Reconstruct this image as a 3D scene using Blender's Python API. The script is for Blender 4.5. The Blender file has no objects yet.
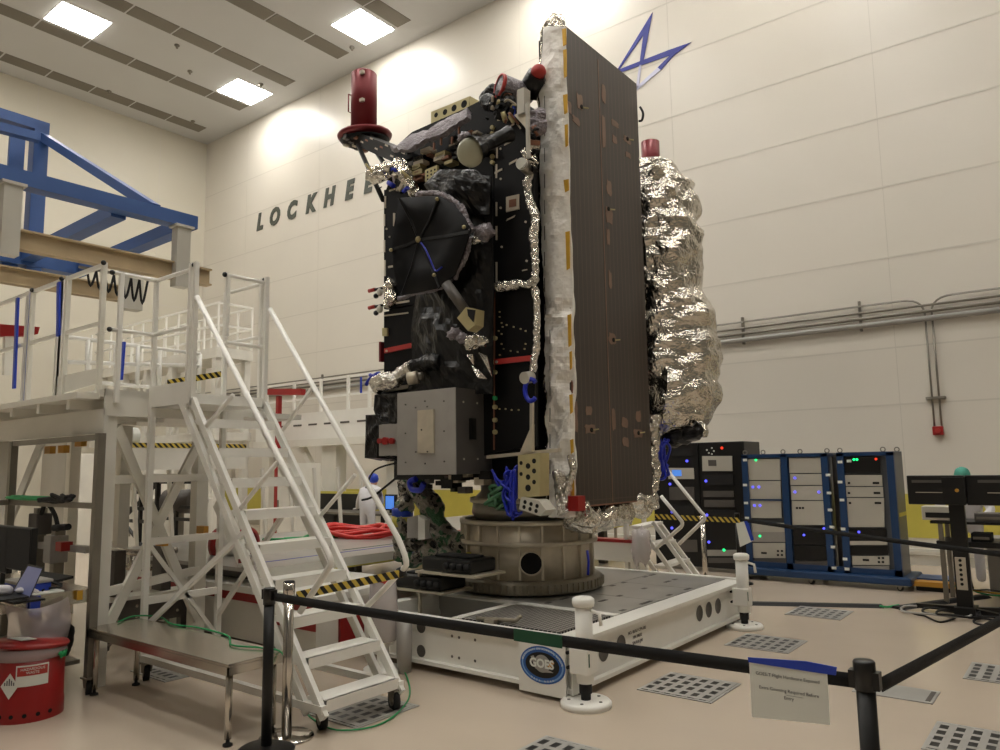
import bpy, math, random
from mathutils import Vector, Matrix, noise
random.seed(7)
C = bpy.context.scene.collection
PI = math.pi
V = Vector
# ---------------- camera model (1000x750) ----------------
F = 751.44; CH = 1.68
ya, pi_, ro = [math.radians(a) for a in (-38.0375, 6.9088, -0.9297)]
fw = V((math.sin(ya)*math.cos(pi_), math.cos(ya)*math.cos(pi_), math.sin(pi_)))
r0 = V((math.cos(ya), -math.sin(ya), 0)); u0 = r0.cross(fw)
rt = r0*math.cos(ro)+u0*math.sin(ro); up = -r0*math.sin(ro)+u0*math.cos(ro)
CP = V((0, 0, CH))
def at(x, y, ax, c):
    """world point seen at a photo pixel, on the plane (axis ax) = c"""
    d = rt*(x-500)/F+up*(375-y)/F+fw
    return CP+d*((c-CP[ax])/d[ax])
cam = bpy.data.cameras.new('camera'); co = bpy.data.objects.new('camera', cam); C.objects.link(co)
co.matrix_world = Matrix((( rt.x, up.x, -fw.x, 0), (rt.y, up.y, -fw.y, 0), (rt.z, up.z, -fw.z, CH), (0, 0, 0, 1)))
cam.sensor_width = 36; cam.lens = F/1000*36; cam.clip_end = 200
bpy.context.scene.camera = co
vs_ = bpy.context.scene.view_settings; vs_.view_transform = 'Standard'; vs_.look = 'None'; vs_.gamma = 1; vs_.use_curve_mapping = False; vs_.exposure = -.72

# ---------------- materials ----------------
def lin(c): return [((v/255+.055)/1.055)**2.4 if v > 10 else v/255/12.92 for v in c]
def mat(name, rgb, rough=.5, metal=0, var=0, vscale=4, bump=0, bscale=40, emit=None, estr=1, alpha=None, coat=0, trans=0, spec=None):
    m = bpy.data.materials.new(name); m.use_nodes = True
    nt = m.node_tree; b = nt.nodes['Principled BSDF']; L = nt.links.new
    col = lin(rgb)+[1]
    b.inputs['Base Color'].default_value = col
    b.inputs['Roughness'].default_value = rough; b.inputs['Metallic'].default_value = metal
    if spec is not None: b.inputs['Specular IOR Level'].default_value = spec
    if coat: b.inputs['Coat Weight'].default_value = coat
    if trans: b.inputs['Transmission Weight'].default_value = trans
    if alpha is not None: b.inputs['Alpha'].default_value = alpha
    tc = nt.nodes.new('ShaderNodeTexCoord')
    if var:
        n = nt.nodes.new('ShaderNodeTexNoise'); n.inputs['Scale'].default_value = vscale; n.inputs['Detail'].default_value = 5
        r = nt.nodes.new('ShaderNodeValToRGB')
        r.color_ramp.elements[0].position = .3; r.color_ramp.elements[1].position = .7
        r.color_ramp.elements[0].color = [v*(1-var) for v in col[:3]]+[1]
        r.color_ramp.elements[1].color = [min(1, v*(1+var)) for v in col[:3]]+[1]
        L(tc.outputs['Object'], n.inputs['Vector']); L(n.outputs['Fac'], r.inputs[0]); L(r.outputs[0], b.inputs['Base Color'])
    if bump:
        n = nt.nodes.new('ShaderNodeTexVoronoi' if bump > 0 else 'ShaderNodeTexNoise'); n.inputs['Scale'].default_value = bscale
        n2 = nt.nodes.new('ShaderNodeTexNoise'); n2.inputs['Scale'].default_value = bscale*.6; n2.inputs['Detail'].default_value = 3
        mx = nt.nodes.new('ShaderNodeMixRGB'); mx.inputs[0].default_value = .35
        bm = nt.nodes.new('ShaderNodeBump'); bm.inputs['Strength'].default_value = abs(bump); bm.inputs['Distance'].default_value = .03
        L(tc.outputs['Object'], n2.inputs['Vector']); L(tc.outputs['Object'], mx.inputs[1]); L(n2.outputs['Color'], mx.inputs[2])
        L(mx.outputs[0], n.inputs['Vector'])
        L(n.outputs[0], bm.inputs['Height']); L(bm.outputs[0], b.inputs['Normal'])
    if emit:
        b.inputs['Emission Color'].default_value = lin(emit)+[1]; b.inputs['Emission Strength'].default_value = estr
    return m
M = {}
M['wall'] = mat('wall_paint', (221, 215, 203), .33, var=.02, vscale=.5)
M['wdark'] = mat('darkened_unseen_wall', (120, 116, 108), .6)  # walls out of view, darkened to give the foil reflections contrast
M['wall_dim'] = mat('dimmed_wall_paint', (208, 202, 185), .45, var=.02, vscale=.5)  # same paint as the back wall, the left side's dimmer light put into the colour
M['horn'] = mat('horn_film', (160, 158, 136), .4, var=.06)
M['ceil'] = mat('ceiling_paint', (204, 204, 203), .55, var=.02, vscale=.6)
M['vent'] = mat('perforated_tile', (128, 122, 112), .8, var=.1, vscale=60)
M['floor'] = mat('floor_vinyl', (196, 181, 163), .22, var=.03, vscale=1.2, spec=.5)
M['groove'] = mat('panel_joint', (209, 203, 191), .6)
M['yellow'] = mat('yellow_paint', (200, 188, 84), .5, var=.04)
M['white'] = mat('white_enamel', (238, 236, 228), .32, var=.02)
M['cream'] = mat('cream_steel', (229, 226, 215), .38, var=.03)
M['whited'] = mat('worn_white_steel', (218, 215, 205), .4, var=.05)
M['steel'] = mat('stainless_steel', (204, 198, 188), .24, 1, var=.06, vscale=3)
M['steeld'] = mat('dull_steel', (140, 135, 125), .42, .8, var=.1)
M['chrome'] = mat('polished_steel', (200, 195, 188), .15, 1)
M['alu'] = mat('cast_aluminium', (200, 190, 170), .45, .35, var=.12, vscale=6)
M['alud'] = mat('machined_ring', (148, 140, 124), .45, .4, var=.12, vscale=9)
M['grey'] = mat('grey_plate', (164, 160, 154), .45, .3, var=.06, vscale=5)
M['greyd'] = mat('dark_grey_plate', (92, 88, 84), .5, .3, var=.1)
M['greyp'] = mat('grey_paint', (158, 156, 150), .45, var=.04)
M['decksteel'] = mat('deck_plate', (165, 163, 158), .3, .5, var=.1, vscale=3)
M['perf'] = mat('perforated_steel', (120, 118, 112), .4, .6, var=.05)
M['black'] = mat('black_plastic', (8, 8, 8), .4)
M['blackm'] = mat('black_powder_coat', (11, 11, 10), .45, .1)
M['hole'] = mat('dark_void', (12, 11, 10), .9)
M['rubber'] = mat('rubber', (19, 18, 18), .75)
M['belt'] = mat('black_webbing', (9, 9, 9), .85, bump=-.15, bscale=300)
M['kapton'] = mat('black_kapton', (15, 14, 14), .32, .15, bump=.5, bscale=7, spec=.5)
M['satblk'] = mat('black_panel', (8, 7, 8), .5, 0, var=.15, vscale=6, spec=.25)
M['foil'] = mat('silver_foil', (222, 218, 210), .16, 1, bump=.35, bscale=22)
M['foild'] = mat('crinkled_foil', (212, 207, 196), .2, 1, bump=.4, bscale=14)
M['lilac'] = mat('grey_foil_blanket', (132, 125, 129), .42, .5, bump=.5, bscale=18)
M['blanket'] = mat('white_blanket', (242, 238, 230), .36, .05, bump=.3, bscale=9)
M['tape'] = mat('ivory_tape', (190, 180, 162), .55)
M['amber'] = mat('amber_tape', (205, 160, 50), .35, .2, var=.15)
M['copper'] = mat('copper_strip', (140, 98, 78), .4, .4)
M['gold'] = mat('chromate_bracket', (184, 172, 128), .42, .4, var=.12)
M['patch'] = mat('array_backing', (128, 102, 86), .55, var=.15)
M['redano'] = mat('red_anodised', (116, 32, 37), .36, .3, var=.06)
M['red'] = mat('red_paint', (150, 28, 27), .35, var=.04)
M['redbar'] = mat('red_tag', (176, 52, 46), .5)
M['hose'] = mat('red_hose', (198, 36, 30), .4)
M['blue'] = mat('blue_steel', (56, 88, 144), .42, var=.05)
M['rackblue'] = mat('blue_rack', (26, 58, 98), .4, var=.05)
M['bluetape'] = mat('blue_tape', (30, 62, 176), .4)
M['bluecab'] = mat('blue_cable', (22, 40, 170), .4)
M['logo'] = mat('logo_blue', (26, 40, 138), .4)
M['logow'] = mat('logo_pale', (200, 200, 222), .3)
M['letter'] = mat('grey_letter', (78, 82, 74), .5)
M['tan'] = mat('tan_beam', (178, 158, 124), .5, var=.08)
M['panelw'] = mat('rack_panel', (188, 184, 172), .42, .1, var=.03)
M['rackside'] = mat('rack_side', (96, 100, 104), .4, .4, var=.05)
M['paper'] = mat('paper', (226, 228, 220), .7)
M['ink'] = mat('ink', (92, 92, 95), .8)
M['plastic'] = mat('clear_bag', (205, 194, 196), .25, alpha=.5, spec=.6)
M['cloth'] = mat('white_coverall', (206, 204, 206), .75, var=.04, vscale=12)
M['teal'] = mat('teal_cap', (80, 158, 140), .8)
M['skin'] = mat('skin', (196, 150, 125), .55)
M['green'] = mat('green_cable', (24, 150, 84), .5)
M['greentape'] = mat('green_tape', (18, 78, 52), .55)
M['greenwrap'] = mat('green_wrap', (60, 104, 70), .6, var=.3, vscale=14)
M['ledb'] = mat('blue_led', (60, 60, 255), .4, emit=(90, 90, 255), estr=3)
M['ledg'] = mat('green_led', (40, 255, 150), .4, emit=(30, 255, 140), estr=3)
M['ledr'] = mat('red_led', (255, 60, 40), .4, emit=(255, 60, 30), estr=2)
M['screen'] = mat('lit_screen', (70, 120, 210), .3, emit=(90, 150, 245), estr=1.0)
M['lscreen'] = mat('laptop_screen', (110, 115, 150), .3, emit=(120, 125, 165), estr=.35)
M['glow'] = mat('lamp_diffuser', (255, 252, 245), .5, emit=(255, 251, 244), estr=58)
M['orange'] = mat('orange_clamp', (196, 142, 50), .45)
def hazard():
    m = mat('hazard_tape', (200, 180, 60), .45); nt = m.node_tree; b = nt.nodes['Principled BSDF']; L = nt.links.new
    tc = nt.nodes.new('ShaderNodeTexCoord'); s = nt.nodes.new('ShaderNodeSeparateXYZ')
    a = nt.nodes.new('ShaderNodeMath'); a.operation = 'ADD'; a2 = nt.nodes.new('ShaderNodeMath'); a2.operation = 'ADD'
    mu = nt.nodes.new('ShaderNodeMath'); mu.operation = 'MULTIPLY'; mu.inputs[1].default_value = 11
    fr = nt.nodes.new('ShaderNodeMath'); fr.operation = 'FRACT'; gt = nt.nodes.new('ShaderNodeMath'); gt.operation = 'GREATER_THAN'; gt.inputs[1].default_value = .5
    mx = nt.nodes.new('ShaderNodeMixRGB'); mx.inputs[1].default_value = lin((214, 188, 80))+[1]; mx.inputs[2].default_value = lin((25, 25, 25))+[1]
    L(tc.outputs['Object'], s.inputs[0]); L(s.outputs[0], a.inputs[0]); L(s.outputs[1], a.inputs[1]); L(a.outputs[0], a2.inputs[0]); L(s.outputs[2], a2.inputs[1])
    L(a2.outputs[0], mu.inputs[0]); L(mu.outputs[0], fr.inputs[0]); L(fr.outputs[0], gt.inputs[0]); L(gt.outputs[0], mx.inputs[0]); L(mx.outputs[0], b.inputs['Base Color'])
    return m
M['hazard'] = hazard()
def cells():
    m = mat('solar_cells', (70, 56, 50), .36); nt = m.node_tree; b = nt.nodes['Principled BSDF']; L = nt.links.new
    tc = nt.nodes.new('ShaderNodeTexCoord'); s = nt.nodes.new('ShaderNodeSeparateXYZ'); c = nt.nodes.new('ShaderNodeCombineXYZ')
    L(tc.outputs['Object'], s.inputs[0]); L(s.outputs[1], c.inputs[0]); L(s.outputs[2], c.inputs[1])
    br = nt.nodes.new('ShaderNodeTexBrick'); br.offset = 0; br.squash = 1
    br.inputs['Scale'].default_value = 1; br.inputs['Mortar Size'].default_value = .0055
    br.inputs['Brick Width'].default_value = .078; br.inputs['Row Height'].default_value = 9
    br.inputs['Color1'].default_value = lin((56, 46, 41))+[1]; br.inputs['Color2'].default_value = lin((62, 51, 44))+[1]; br.inputs['Mortar'].default_value = lin((79, 66, 57))+[1]
    L(c.outputs[0], br.inputs['Vector']); L(br.outputs[0], b.inputs['Base Color'])
    return m
M['cells'] = cells()
def mesh_mat():
    m = mat('expanded_mesh', (165, 162, 155), .4, .4); nt = m.node_tree; b = nt.nodes['Principled BSDF']; L = nt.links.new
    tc = nt.nodes.new('ShaderNodeTexCoord'); vo = nt.nodes.new('ShaderNodeTexVoronoi'); vo.inputs['Scale'].default_value = 24; vo.inputs['Randomness'].default_value = 0
    rr = nt.nodes.new('ShaderNodeValToRGB'); rr.color_ramp.interpolation = 'CONSTANT'
    rr.color_ramp.elements[0].color = lin((52, 50, 48))+[1]; rr.color_ramp.elements[1].position = .42; rr.color_ramp.elements[1].color = lin((188, 184, 176))+[1]
    L(tc.outputs['Object'], vo.inputs['Vector']); L(vo.outputs['Distance'], rr.inputs[0]); L(rr.outputs[0], b.inputs['Base Color'])
    return m
M['mesh'] = mesh_mat()
def slots():
    m = mat('slotted_plate', (158, 156, 150), .45); nt = m.node_tree; b = nt.nodes['Principled BSDF']; L = nt.links.new
    tc = nt.nodes.new('ShaderNodeTexCoord'); mp = nt.nodes.new('ShaderNodeMapping'); mp.inputs['Location'].default_value = (.01, .0, 0)
    br = nt.nodes.new('ShaderNodeTexBrick'); br.offset = 0; br.inputs['Scale'].default_value = 1; br.inputs['Mortar Size'].default_value = .021
    br.inputs['Mortar Smooth'].default_value = 0; br.inputs['Brick Width'].default_value = .09; br.inputs['Row Height'].default_value = .12
    br.inputs['Color1'].default_value = br.inputs['Color2'].default_value = lin((25, 24, 23))+[1]; br.inputs['Mortar'].default_value = lin((158, 156, 150))+[1]
    L(tc.outputs['Object'], mp.inputs[0]); L(mp.outputs[0], br.inputs['Vector']); L(br.outputs[0], b.inputs['Base Color'])
    return m
M['slots'] = slots()

# ---------------- mesh builder ----------------
ORG = {}
def tag(o, label=None, cat=None, group=None, kind=None):
    if label: o['label'] = label
    if cat: o['category'] = cat
    if group: o['group'] = group
    if kind: o['kind'] = kind
    return o
def thing(name, loc, label, cat, group=None):
    o = bpy.data.objects.new(name, None); C.objects.link(o); o.location = loc; o.empty_display_size = .1
    ORG[o.name] = V(loc)
    return tag(o, label, cat, group)
class MB:
    def __init__(s): s.v = []; s.f = []; s.sm = []
    def add(s, vs, fs, smooth=False):
        b = len(s.v); s.v += [V(v) for v in vs]
        for f in fs: s.f.append([b+i for i in f]); s.sm.append(smooth)
        return s
    def frame(s, o, X, Y, Z):   # box from corner o with edge vectors
        o, X, Y, Z = V(o), V(X), V(Y), V(Z)
        vs = [o, o+X, o+X+Y, o+Y, o+Z, o+X+Z, o+X+Y+Z, o+Y+Z]
        return s.add(vs, [(0, 3, 2, 1), (4, 5, 6, 7), (0, 1, 5, 4), (1, 2, 6, 5), (2, 3, 7, 6), (3, 0, 4, 7)])
    def box(s, x0, x1, y0, y1, z0, z1): return s.frame((x0, y0, z0), (x1-x0, 0, 0), (0, y1-y0, 0), (0, 0, z1-z0))
    def bar(s, p, q, w=.05, h=None, upv=(0, 0, 1)):
        p, q = V(p), V(q); h = h or w; d = (q-p).normalized(); uv = V(upv)
        if abs(d.dot(uv)) > .98: uv = V((0, 1, 0)) if abs(d.y) < .9 else V((1, 0, 0))
        a = d.cross(uv).normalized(); b = a.cross(d).normalized()
        return s.frame(p-a*w/2-b*h/2, a*w, b*h, q-p)
    def tube(s, pts, r=.02, n=8, closed=False, caps=True):
        pts = [V(p) for p in pts]; N = len(pts); ra = r if isinstance(r, (list, tuple)) else [r]*N
        vs = []; pa = None
        for i, p in enumerate(pts):
            if closed: d = pts[(i+1) % N]-pts[i-1]
            else: d = pts[min(i+1, N-1)]-pts[max(i-1, 0)]
            d = d.normalized() if d.length > 1e-9 else V((0, 0, 1))
            if pa is None: pa = d.orthogonal().normalized()
            pa = (pa-d*pa.dot(d)); pa = pa.normalized() if pa.length > 1e-6 else d.orthogonal().normalized()
            b = d.cross(pa)
            for k in range(n):
                t = 2*PI*k/n; vs.append(p+(pa*math.cos(t)+b*math.sin(t))*ra[i])
        fs = []
        for i in range(N if closed else N-1):
            j = (i+1) % N
            for k in range(n): fs.append((i*n+k, i*n+(k+1) % n, j*n+(k+1) % n, j*n+k))
        s.add(vs, fs, True)
        if not closed and caps:
            b = len(s.v)-len(vs)
            s.f.append([b+k for k in range(n)][::-1]); s.sm.append(False)
            s.f.append([b+(N-1)*n+k for k in range(n)]); s.sm.append(False)
        return s
    def cyl(s, p, q, r, r2=None, n=20): return s.tube([p, q], [r, r2 if r2 is not None else r], n)
    def lathe(s, prof, o=(0, 0, 0), n=32, axis=(0, 0, 1), smooth=True, a0=0, a1=2*PI):
        o = V(o); ax = V(axis).normalized(); a = ax.orthogonal().normalized()
        if abs(ax.z) > .99: a = V((1, 0, 0))
        b = ax.cross(a); vs = []; P = len(prof)
        full = abs(a1-a0-2*PI) < 1e-6; K = n if full else n+1
        for k in range(K):
            t = a0+(a1-a0)*k/n; e = a*math.cos(t)+b*math.sin(t)
            for r, z in prof: vs.append(o+e*r+ax*z)
        fs = []
        for k in range(n):
            j = (k+1) % K
            for i in range(P-1):
                if prof[i][0] < 1e-7 and prof[i+1][0] < 1e-7: continue
                fs.append((k*P+i, j*P+i, j*P+i+1, k*P+i+1))
        return s.add(vs, fs, smooth)
    def prism(s, poly, d):   # poly = list of world points (planar), extruded by vector d
        n = len(poly); d = V(d); vs = [V(p) for p in poly]; vs += [p+d for p in vs]
        fs = [tuple(range(n))[::-1], tuple(range(n, 2*n))]+[(i, (i+1) % n, n+(i+1) % n, n+i) for i in range(n)]
        return s.add(vs, fs)
    def grid(s, fn, nu, nv, smooth=True):
        vs = [fn(i/nu, j/nv) for j in range(nv+1) for i in range(nu+1)]
        fs = [(j*(nu+1)+i, j*(nu+1)+i+1, (j+1)*(nu+1)+i+1, (j+1)*(nu+1)+i) for j in range(nv) for i in range(nu)]
        return s.add(vs, fs, smooth)
    def ball(s, c, rx, ry=None, rz=None, nu=14, nv=9, nz=0, seed=0):
        ry = ry or rx; rz = rz or rx; c = V(c); vs = []
        for j in range(nv+1):
            a = PI*j/nv
            for i in range(nu):
                t = 2*PI*i/nu; d = V((math.sin(a)*math.cos(t), math.sin(a)*math.sin(t), math.cos(a)))
                k = 1+nz*noise.noise(d*2.3+V((seed, seed*1.7, 0))) if nz else 1
                vs.append(c+V((d.x*rx, d.y*ry, d.z*rz))*k)
        fs = [(j*nu+i, (j+1)*nu+i, (j+1)*nu+(i+1) % nu, j*nu+(i+1) % nu) for j in range(nv) for i in range(nu)]
        return s.add(vs, fs, True)
    def build(s, name, m, parent=None, label=None, cat=None, group=None, kind=None, bevel=0, org=None):
        if parent is not None: o0 = ORG[parent.name]
        elif org is not None: o0 = V(org)
        else:
            xs = [v.x for v in s.v]; ys = [v.y for v in s.v]; zs = [v.z for v in s.v]
            o0 = V(((min(xs)+max(xs))/2, (min(ys)+max(ys))/2, min(zs)))
        me = bpy.data.meshes.new(name)
        me.from_pydata([tuple(v-o0) for v in s.v], [], s.f); me.validate(); me.update()
        if len(me.polygons) == len(s.sm): me.polygons.foreach_set('use_smooth', s.sm)
        me.materials.append(m if not isinstance(m, str) else M[m])
        o = bpy.data.objects.new(name, me); C.objects.link(o)
        if parent is not None: o.parent = parent
        else: o.location = o0
        ORG[o.name] = o0
        import bmesh
        bm = bmesh.new(); bm.from_mesh(me); bmesh.ops.recalc_face_normals(bm, faces=bm.faces); bm.to_mesh(me); bm.free()
        if bevel:
            md = o.modifiers.new('bevel', 'BEVEL'); md.width = bevel; md.segments = 2; md.limit_method = 'ANGLE'
        return tag(o, label, cat, group, kind)
def kids(o): return [c for c in bpy.data.objects if c.parent == o]
def copy_tree(o, parent=None):
    c = o.copy(); C.objects.link(c); ORG[c.name] = ORG[o.name]
    if parent is not None: c.parent = parent
    for ch in kids(o): copy_tree(ch, c)
    return c
def ring(cx, cy, z, r, n, a0=0):
    return [V((cx+r*math.cos(a0+2*PI*i/n), cy+r*math.sin(a0+2*PI*i/n), z)) for i in range(n)]
def arc(p0, p1, p2, n=8):   # quadratic bezier
    p0, p1, p2 = V(p0), V(p1), V(p2)
    return [p0*(1-t)**2+p1*2*t*(1-t)+p2*t*t for t in [i/n for i in range(n+1)]]
def smooth_path(pts, n=6):
    pts = [V(p) for p in pts]; out = []
    for i in range(len(pts)-1):
        p0 = pts[max(i-1, 0)]; p1 = pts[i]; p2 = pts[i+1]; p3 = pts[min(i+2, len(pts)-1)]
        for k in range(n):
            t = k/n
            out.append(.5*((2*p1)+(p2-p0)*t+(2*p0-5*p1+4*p2-p3)*t*t+(3*p1-p0-3*p2+p3)*t**3))
    out.append(pts[-1]); return out
def text_mesh(txt, size, extr=.004, bold=0, shear=0, align='CENTER'):
    cu = bpy.data.curves.new('lettering', 'FONT'); cu.body = txt; cu.size = size; cu.extrude = extr; cu.offset = bold; cu.shear = shear
    cu.align_x = align; cu.align_y = 'CENTER'; cu.resolution_u = 3
    o = bpy.data.objects.new('lettering', cu); C.objects.link(o)
    dg = bpy.context.evaluated_depsgraph_get(); dg.update()
    me = bpy.data.meshes.new_from_object(o.evaluated_get(dg))
    vs = [v.co.copy() for v in me.vertices]; fs = [tuple(p.vertices) for p in me.polygons]
    bpy.data.objects.remove(o); bpy.data.curves.remove(cu); bpy.data.meshes.remove(me)
    return vs, fs
def put_text(mb, txt, o, X, Y, size, **k):   # text centred at o, reading along X, up along Y
    vs, fs = text_mesh(txt, size, **k); o, X, Y = V(o), V(X).normalized(), V(Y).normalized(); Z = X.cross(Y)
    return mb.add([o+X*v.x+Y*v.y+Z*v.z for v in vs], fs)

# ======================= SETTING =======================
XL, XR, YB, YF, ZC = -24.05, 7.0, 13.9, -7.0, 13.3
def struct(name, mb, m, **k): return mb.build(name, m, kind='structure', **k)
struct('floor', MB().box(XL, XR, YF, YB, -.1, 0), 'floor')
struct('ceiling', MB().box(XL, XR, YF, YB, ZC, ZC+.1), 'ceil')
struct('wall_left', MB().box(XL-.1, XL, YF, YB, 0, ZC), 'wall_dim')
struct('wall_back', MB().box(XL, XR, YB, YB+.1, 0, ZC), 'wall')
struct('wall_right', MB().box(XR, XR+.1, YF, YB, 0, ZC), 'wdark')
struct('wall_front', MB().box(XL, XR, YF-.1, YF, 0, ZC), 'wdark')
# joints between the wall panels: thin raised cover strips, as in the photo
g = MB()
for z in (11.9, 10.75, 9.6, 8.35, 7.15, 5.9, 4.75, 3.55, 2.6): pass
for (p, q) in (((701, 108), (1000, 10.8)), ((683, 172.8), (1000, 83.5)), ((708, 225), (1000, 162)), ((816, 269.3), (1000, 239.4)), ((724, 364), (1000, 337.5)), ((724, 414), (1000, 399)), ((701, 46.8), (827, 0)), ((584, 37), (652, 11))):
    z = (at(*p, 1, YB).z+at(*q, 1, YB).z)/2
    g.box(XL+.01, XR, YB-.004, YB, z-.013, z+.013)
for x in (-21.5, -17.7, -13.9, -10.1, -6.25, -2.45, 1.4): g.box(x-.006, x+.006, YB-.003, YB, 0, ZC)
struct('trim_1', g, 'groove')
g = MB()
for y in (-3, .8, 4.6, 8.4, 12.2): g.box(XL, XL+.003, y-.012, y+.012, 0, ZC)
for z in (3.6, 7.2, 10.8): g.box(XL, XL+.003, YF, YB, z-.01, z+.01)
struct('trim_2', g, 'groove')
struct('trim_3', MB().box(XL, XR, YB-.012, YB, .42, 1.12), 'yellow')
struct('baseboard_back', MB().box(XL, XR, YB-.06, YB, 0, .16).box(XL, XR, YB-.16, YB-.06, .22, .26), 'whited')
struct('baseboard_left', MB().box(XL, XL+.03, YF, YB, 0, .16), 'whited')
ordn = ['first', 'second', 'third', 'fourth', 'fifth', 'sixth', 'seventh', 'eighth', 'ninth']
# ceiling vents (perforated tiles) on a 1.22 m grid
vent = None
strips = [(-23.07, 0, 'row nearest left wall'), (-20.62, 0, 'second row from left wall'), (-18.18, 0, 'third row from left wall'), (-15.74, 1, 'fourth row from left wall'), (-13.3, 2, 'fifth row from left wall')]
for sx, _, rn in strips:
    for k in range(7):
        yc = 12.56-1.22*k; p = V((sx, yc, ZC))
        d = p-CP; z = d.dot(fw); px = 500+F*d.dot(rt)/z; py = 375-F*d.dot(up)/z
        if px < -25 or py < -12: continue
        if vent is None:
            vent = MB().box(sx-.25, sx+.25, yc-.585, yc+.585, ZC-.012, ZC).build('ceiling_vent', 'vent', org=(sx, yc, ZC-.012)); o = vent
        else:
            o = vent.copy(); C.objects.link(o); o.location = (sx, yc, ZC-.012)
        tag(o, 'perforated ceiling tile, %s from the back wall, %s' % (ordn[k], rn), 'ceiling tile', 'perforated ceiling tiles')
# ceiling lights
names = {(-19.68, 7.68): 'bright twin-pane ceiling light at the upper left, furthest left of the three', (-19.68, 12.56): 'bright ceiling light nearest the corner of the two walls',
         (-14.25, 12.56): 'bright ceiling light nearest the top centre, above the red cylinder'}
lproto = None
for lx in (-19.68, -14.25, -8.8, -3.4, 2.0):
    for ly in (-2.1, 2.78, 7.68, 12.56):
        if lproto is None:
            lproto = thing('ceiling_light', (0, 0, 0), 'x', 'ceiling light')
            MB().box(-.6, .6, -.61, .61, -.01, 0).build('frame', 'ceil', lproto)
            for s in (-1, 1): MB().box(-.55 if s < 0 else .02, -.02 if s < 0 else .55, -.59, .59, -.022, -.01).build('diffuser', 'glow', lproto)
            o = lproto
        else: o = copy_tree(lproto)
        o.location = (lx, ly, ZC)
        tag(o, names.get((lx, ly), 'recessed ceiling light out of the picture, above the hall'), 'ceiling light', 'ceiling lights')
for i, (px, py) in enumerate(((177, 45), (190, 71), (109, 91), (193, 121), (261, 84), (352, 47))):
    p = at(px, py, 2, ZC)
    MB().lathe([(0, 0), (.07, 0), (.07, -.03), (.03, -.06), (.03, -.1), (0, -.1)], p, 12).build('sprinkler_head', 'steeld', label='small ceiling sprinkler head, ' + ['between the two left lights, upper one', 'between the left lights, lower one', 'on the left edge vent row near the wall', 'by the corner end of the lowest vent row', 'beside the corner ceiling light', 'below the top centre ceiling light'][i], cat='sprinkler', group='ceiling sprinklers')

# conduits on the back wall
pr = thing('wall_conduits', (-3, YB, 3.9), 'bundle of horizontal grey pipes running along the back wall', 'pipes')
for k, (z, r) in enumerate(((3.96, .05), (4.08, .03), (4.18, .022), (4.3, .018))):
    if k < 3: MB().cyl((XL+.1, YB-.09, z), (XR, YB-.09, z), r, n=10).build('pipe', 'steeld' if k else 'greyp', pr)
    else:
        MB().tube([(XL+.1, YB-.09, z), (-2.3, YB-.09, z)]+arc((-2.3, YB-.09, z), (-1.98, YB-.09, z), (-1.97, YB-.09, z-.25), 6), r, 8).build('pipe', 'steeld', pr)
        MB().tube([(XR, YB-.09, z), (-1.55, YB-.09, z)]+arc((-1.55, YB-.09, z), (-1.86, YB-.09, z), (-1.87, YB-.09, z-.25), 6), r, 8).build('pipe', 'steeld', pr)
for x in (-23, -20.2, -17.4, -14.6, -11.8, -8.4, -5.0, -2.95, -.2, 2.5): MB().box(x-.02, x+.02, YB-.06, YB, 3.88, 4.4).build('strut', 'steeld', pr)
al = thing('fire_alarm', (-1.92, YB, 2.1), 'red fire alarm box at the end of two vertical pipes', 'alarm')
MB().box(-2.0, -1.85, YB-.1, YB-.005, 2.06, 2.2).build('housing', 'red', al, bevel=.01)
for x in (-1.97, -1.87): MB().cyl((x, YB-.06, 2.2), (x, YB-.06, 4.1), .015, n=8).build('conduit', 'steeld', al)
MB().box(-2.06, -1.78, YB-.08, YB, 2.64, 2.68).build('clamp', 'steeld', al)
MB().cyl((-1.925, YB-.1, 2.13), (-1.925, YB-.125, 2.13), .04).build('button', 'redbar', al)

# lettering
for i, (ch, px, py) in enumerate(zip('LOCKHEE', (259.5, 274, 291, 310, 328.5, 348.5, 367.5), (222, 217, 211.5, 205, 199, 192, 185))):
    vs_l, fs_l = text_mesh(ch, .74, extr=.01, bold=.04, shear=.22); c_ = at(px, py, 1, YB-.014)
    MB().add([V((c_.x+v.x*.86, c_.y-v.z, 9.68+v.y)) for v in vs_l], fs_l).build('wall_letter', 'letter', label='grey italic letter %s on the back wall%s' % (ch, ', the first of the two E' if i == 5 else ', the second E, half hidden' if i == 6 else ''), cat='letter', group='raised letters on the back wall')
st = thing('wall_emblem', (-6.7, YB, 9.6), 'blue angular star emblem on the back wall behind the solar panel', 'emblem')
def tri(pts): return [at(600+x/9.38, 10+y/9.38, 1, YB-.02) for x, y in pts]
D_ = (0, .018, 0)
MB().prism(tri([(490, 22), (402, 492), (372, 488), (405, 232), (178, 556), (150, 578)]), D_).build('upper_point', 'logo', st)
MB().prism(tri([(852, 302), (690, 425), (655, 424), (172, 590), (150, 575), (186, 553), (640, 376)]), D_).build('crossbar', 'logo', st)
MB().prism(tri([(690, 425), (568, 562), (540, 538), (655, 424)]), D_).build('right_point', 'logo', st)
MB().prism(tri([(568, 562), (345, 750), (310, 750), (540, 538)]), D_).build('pale_tail', 'logow', st, label='pale lower tail')
MB().prism(tri([(386, 510), (360, 740), (335, 740), (368, 515)]), D_).build('pale_stem', 'logow', st, label='pale lower stem')

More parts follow.
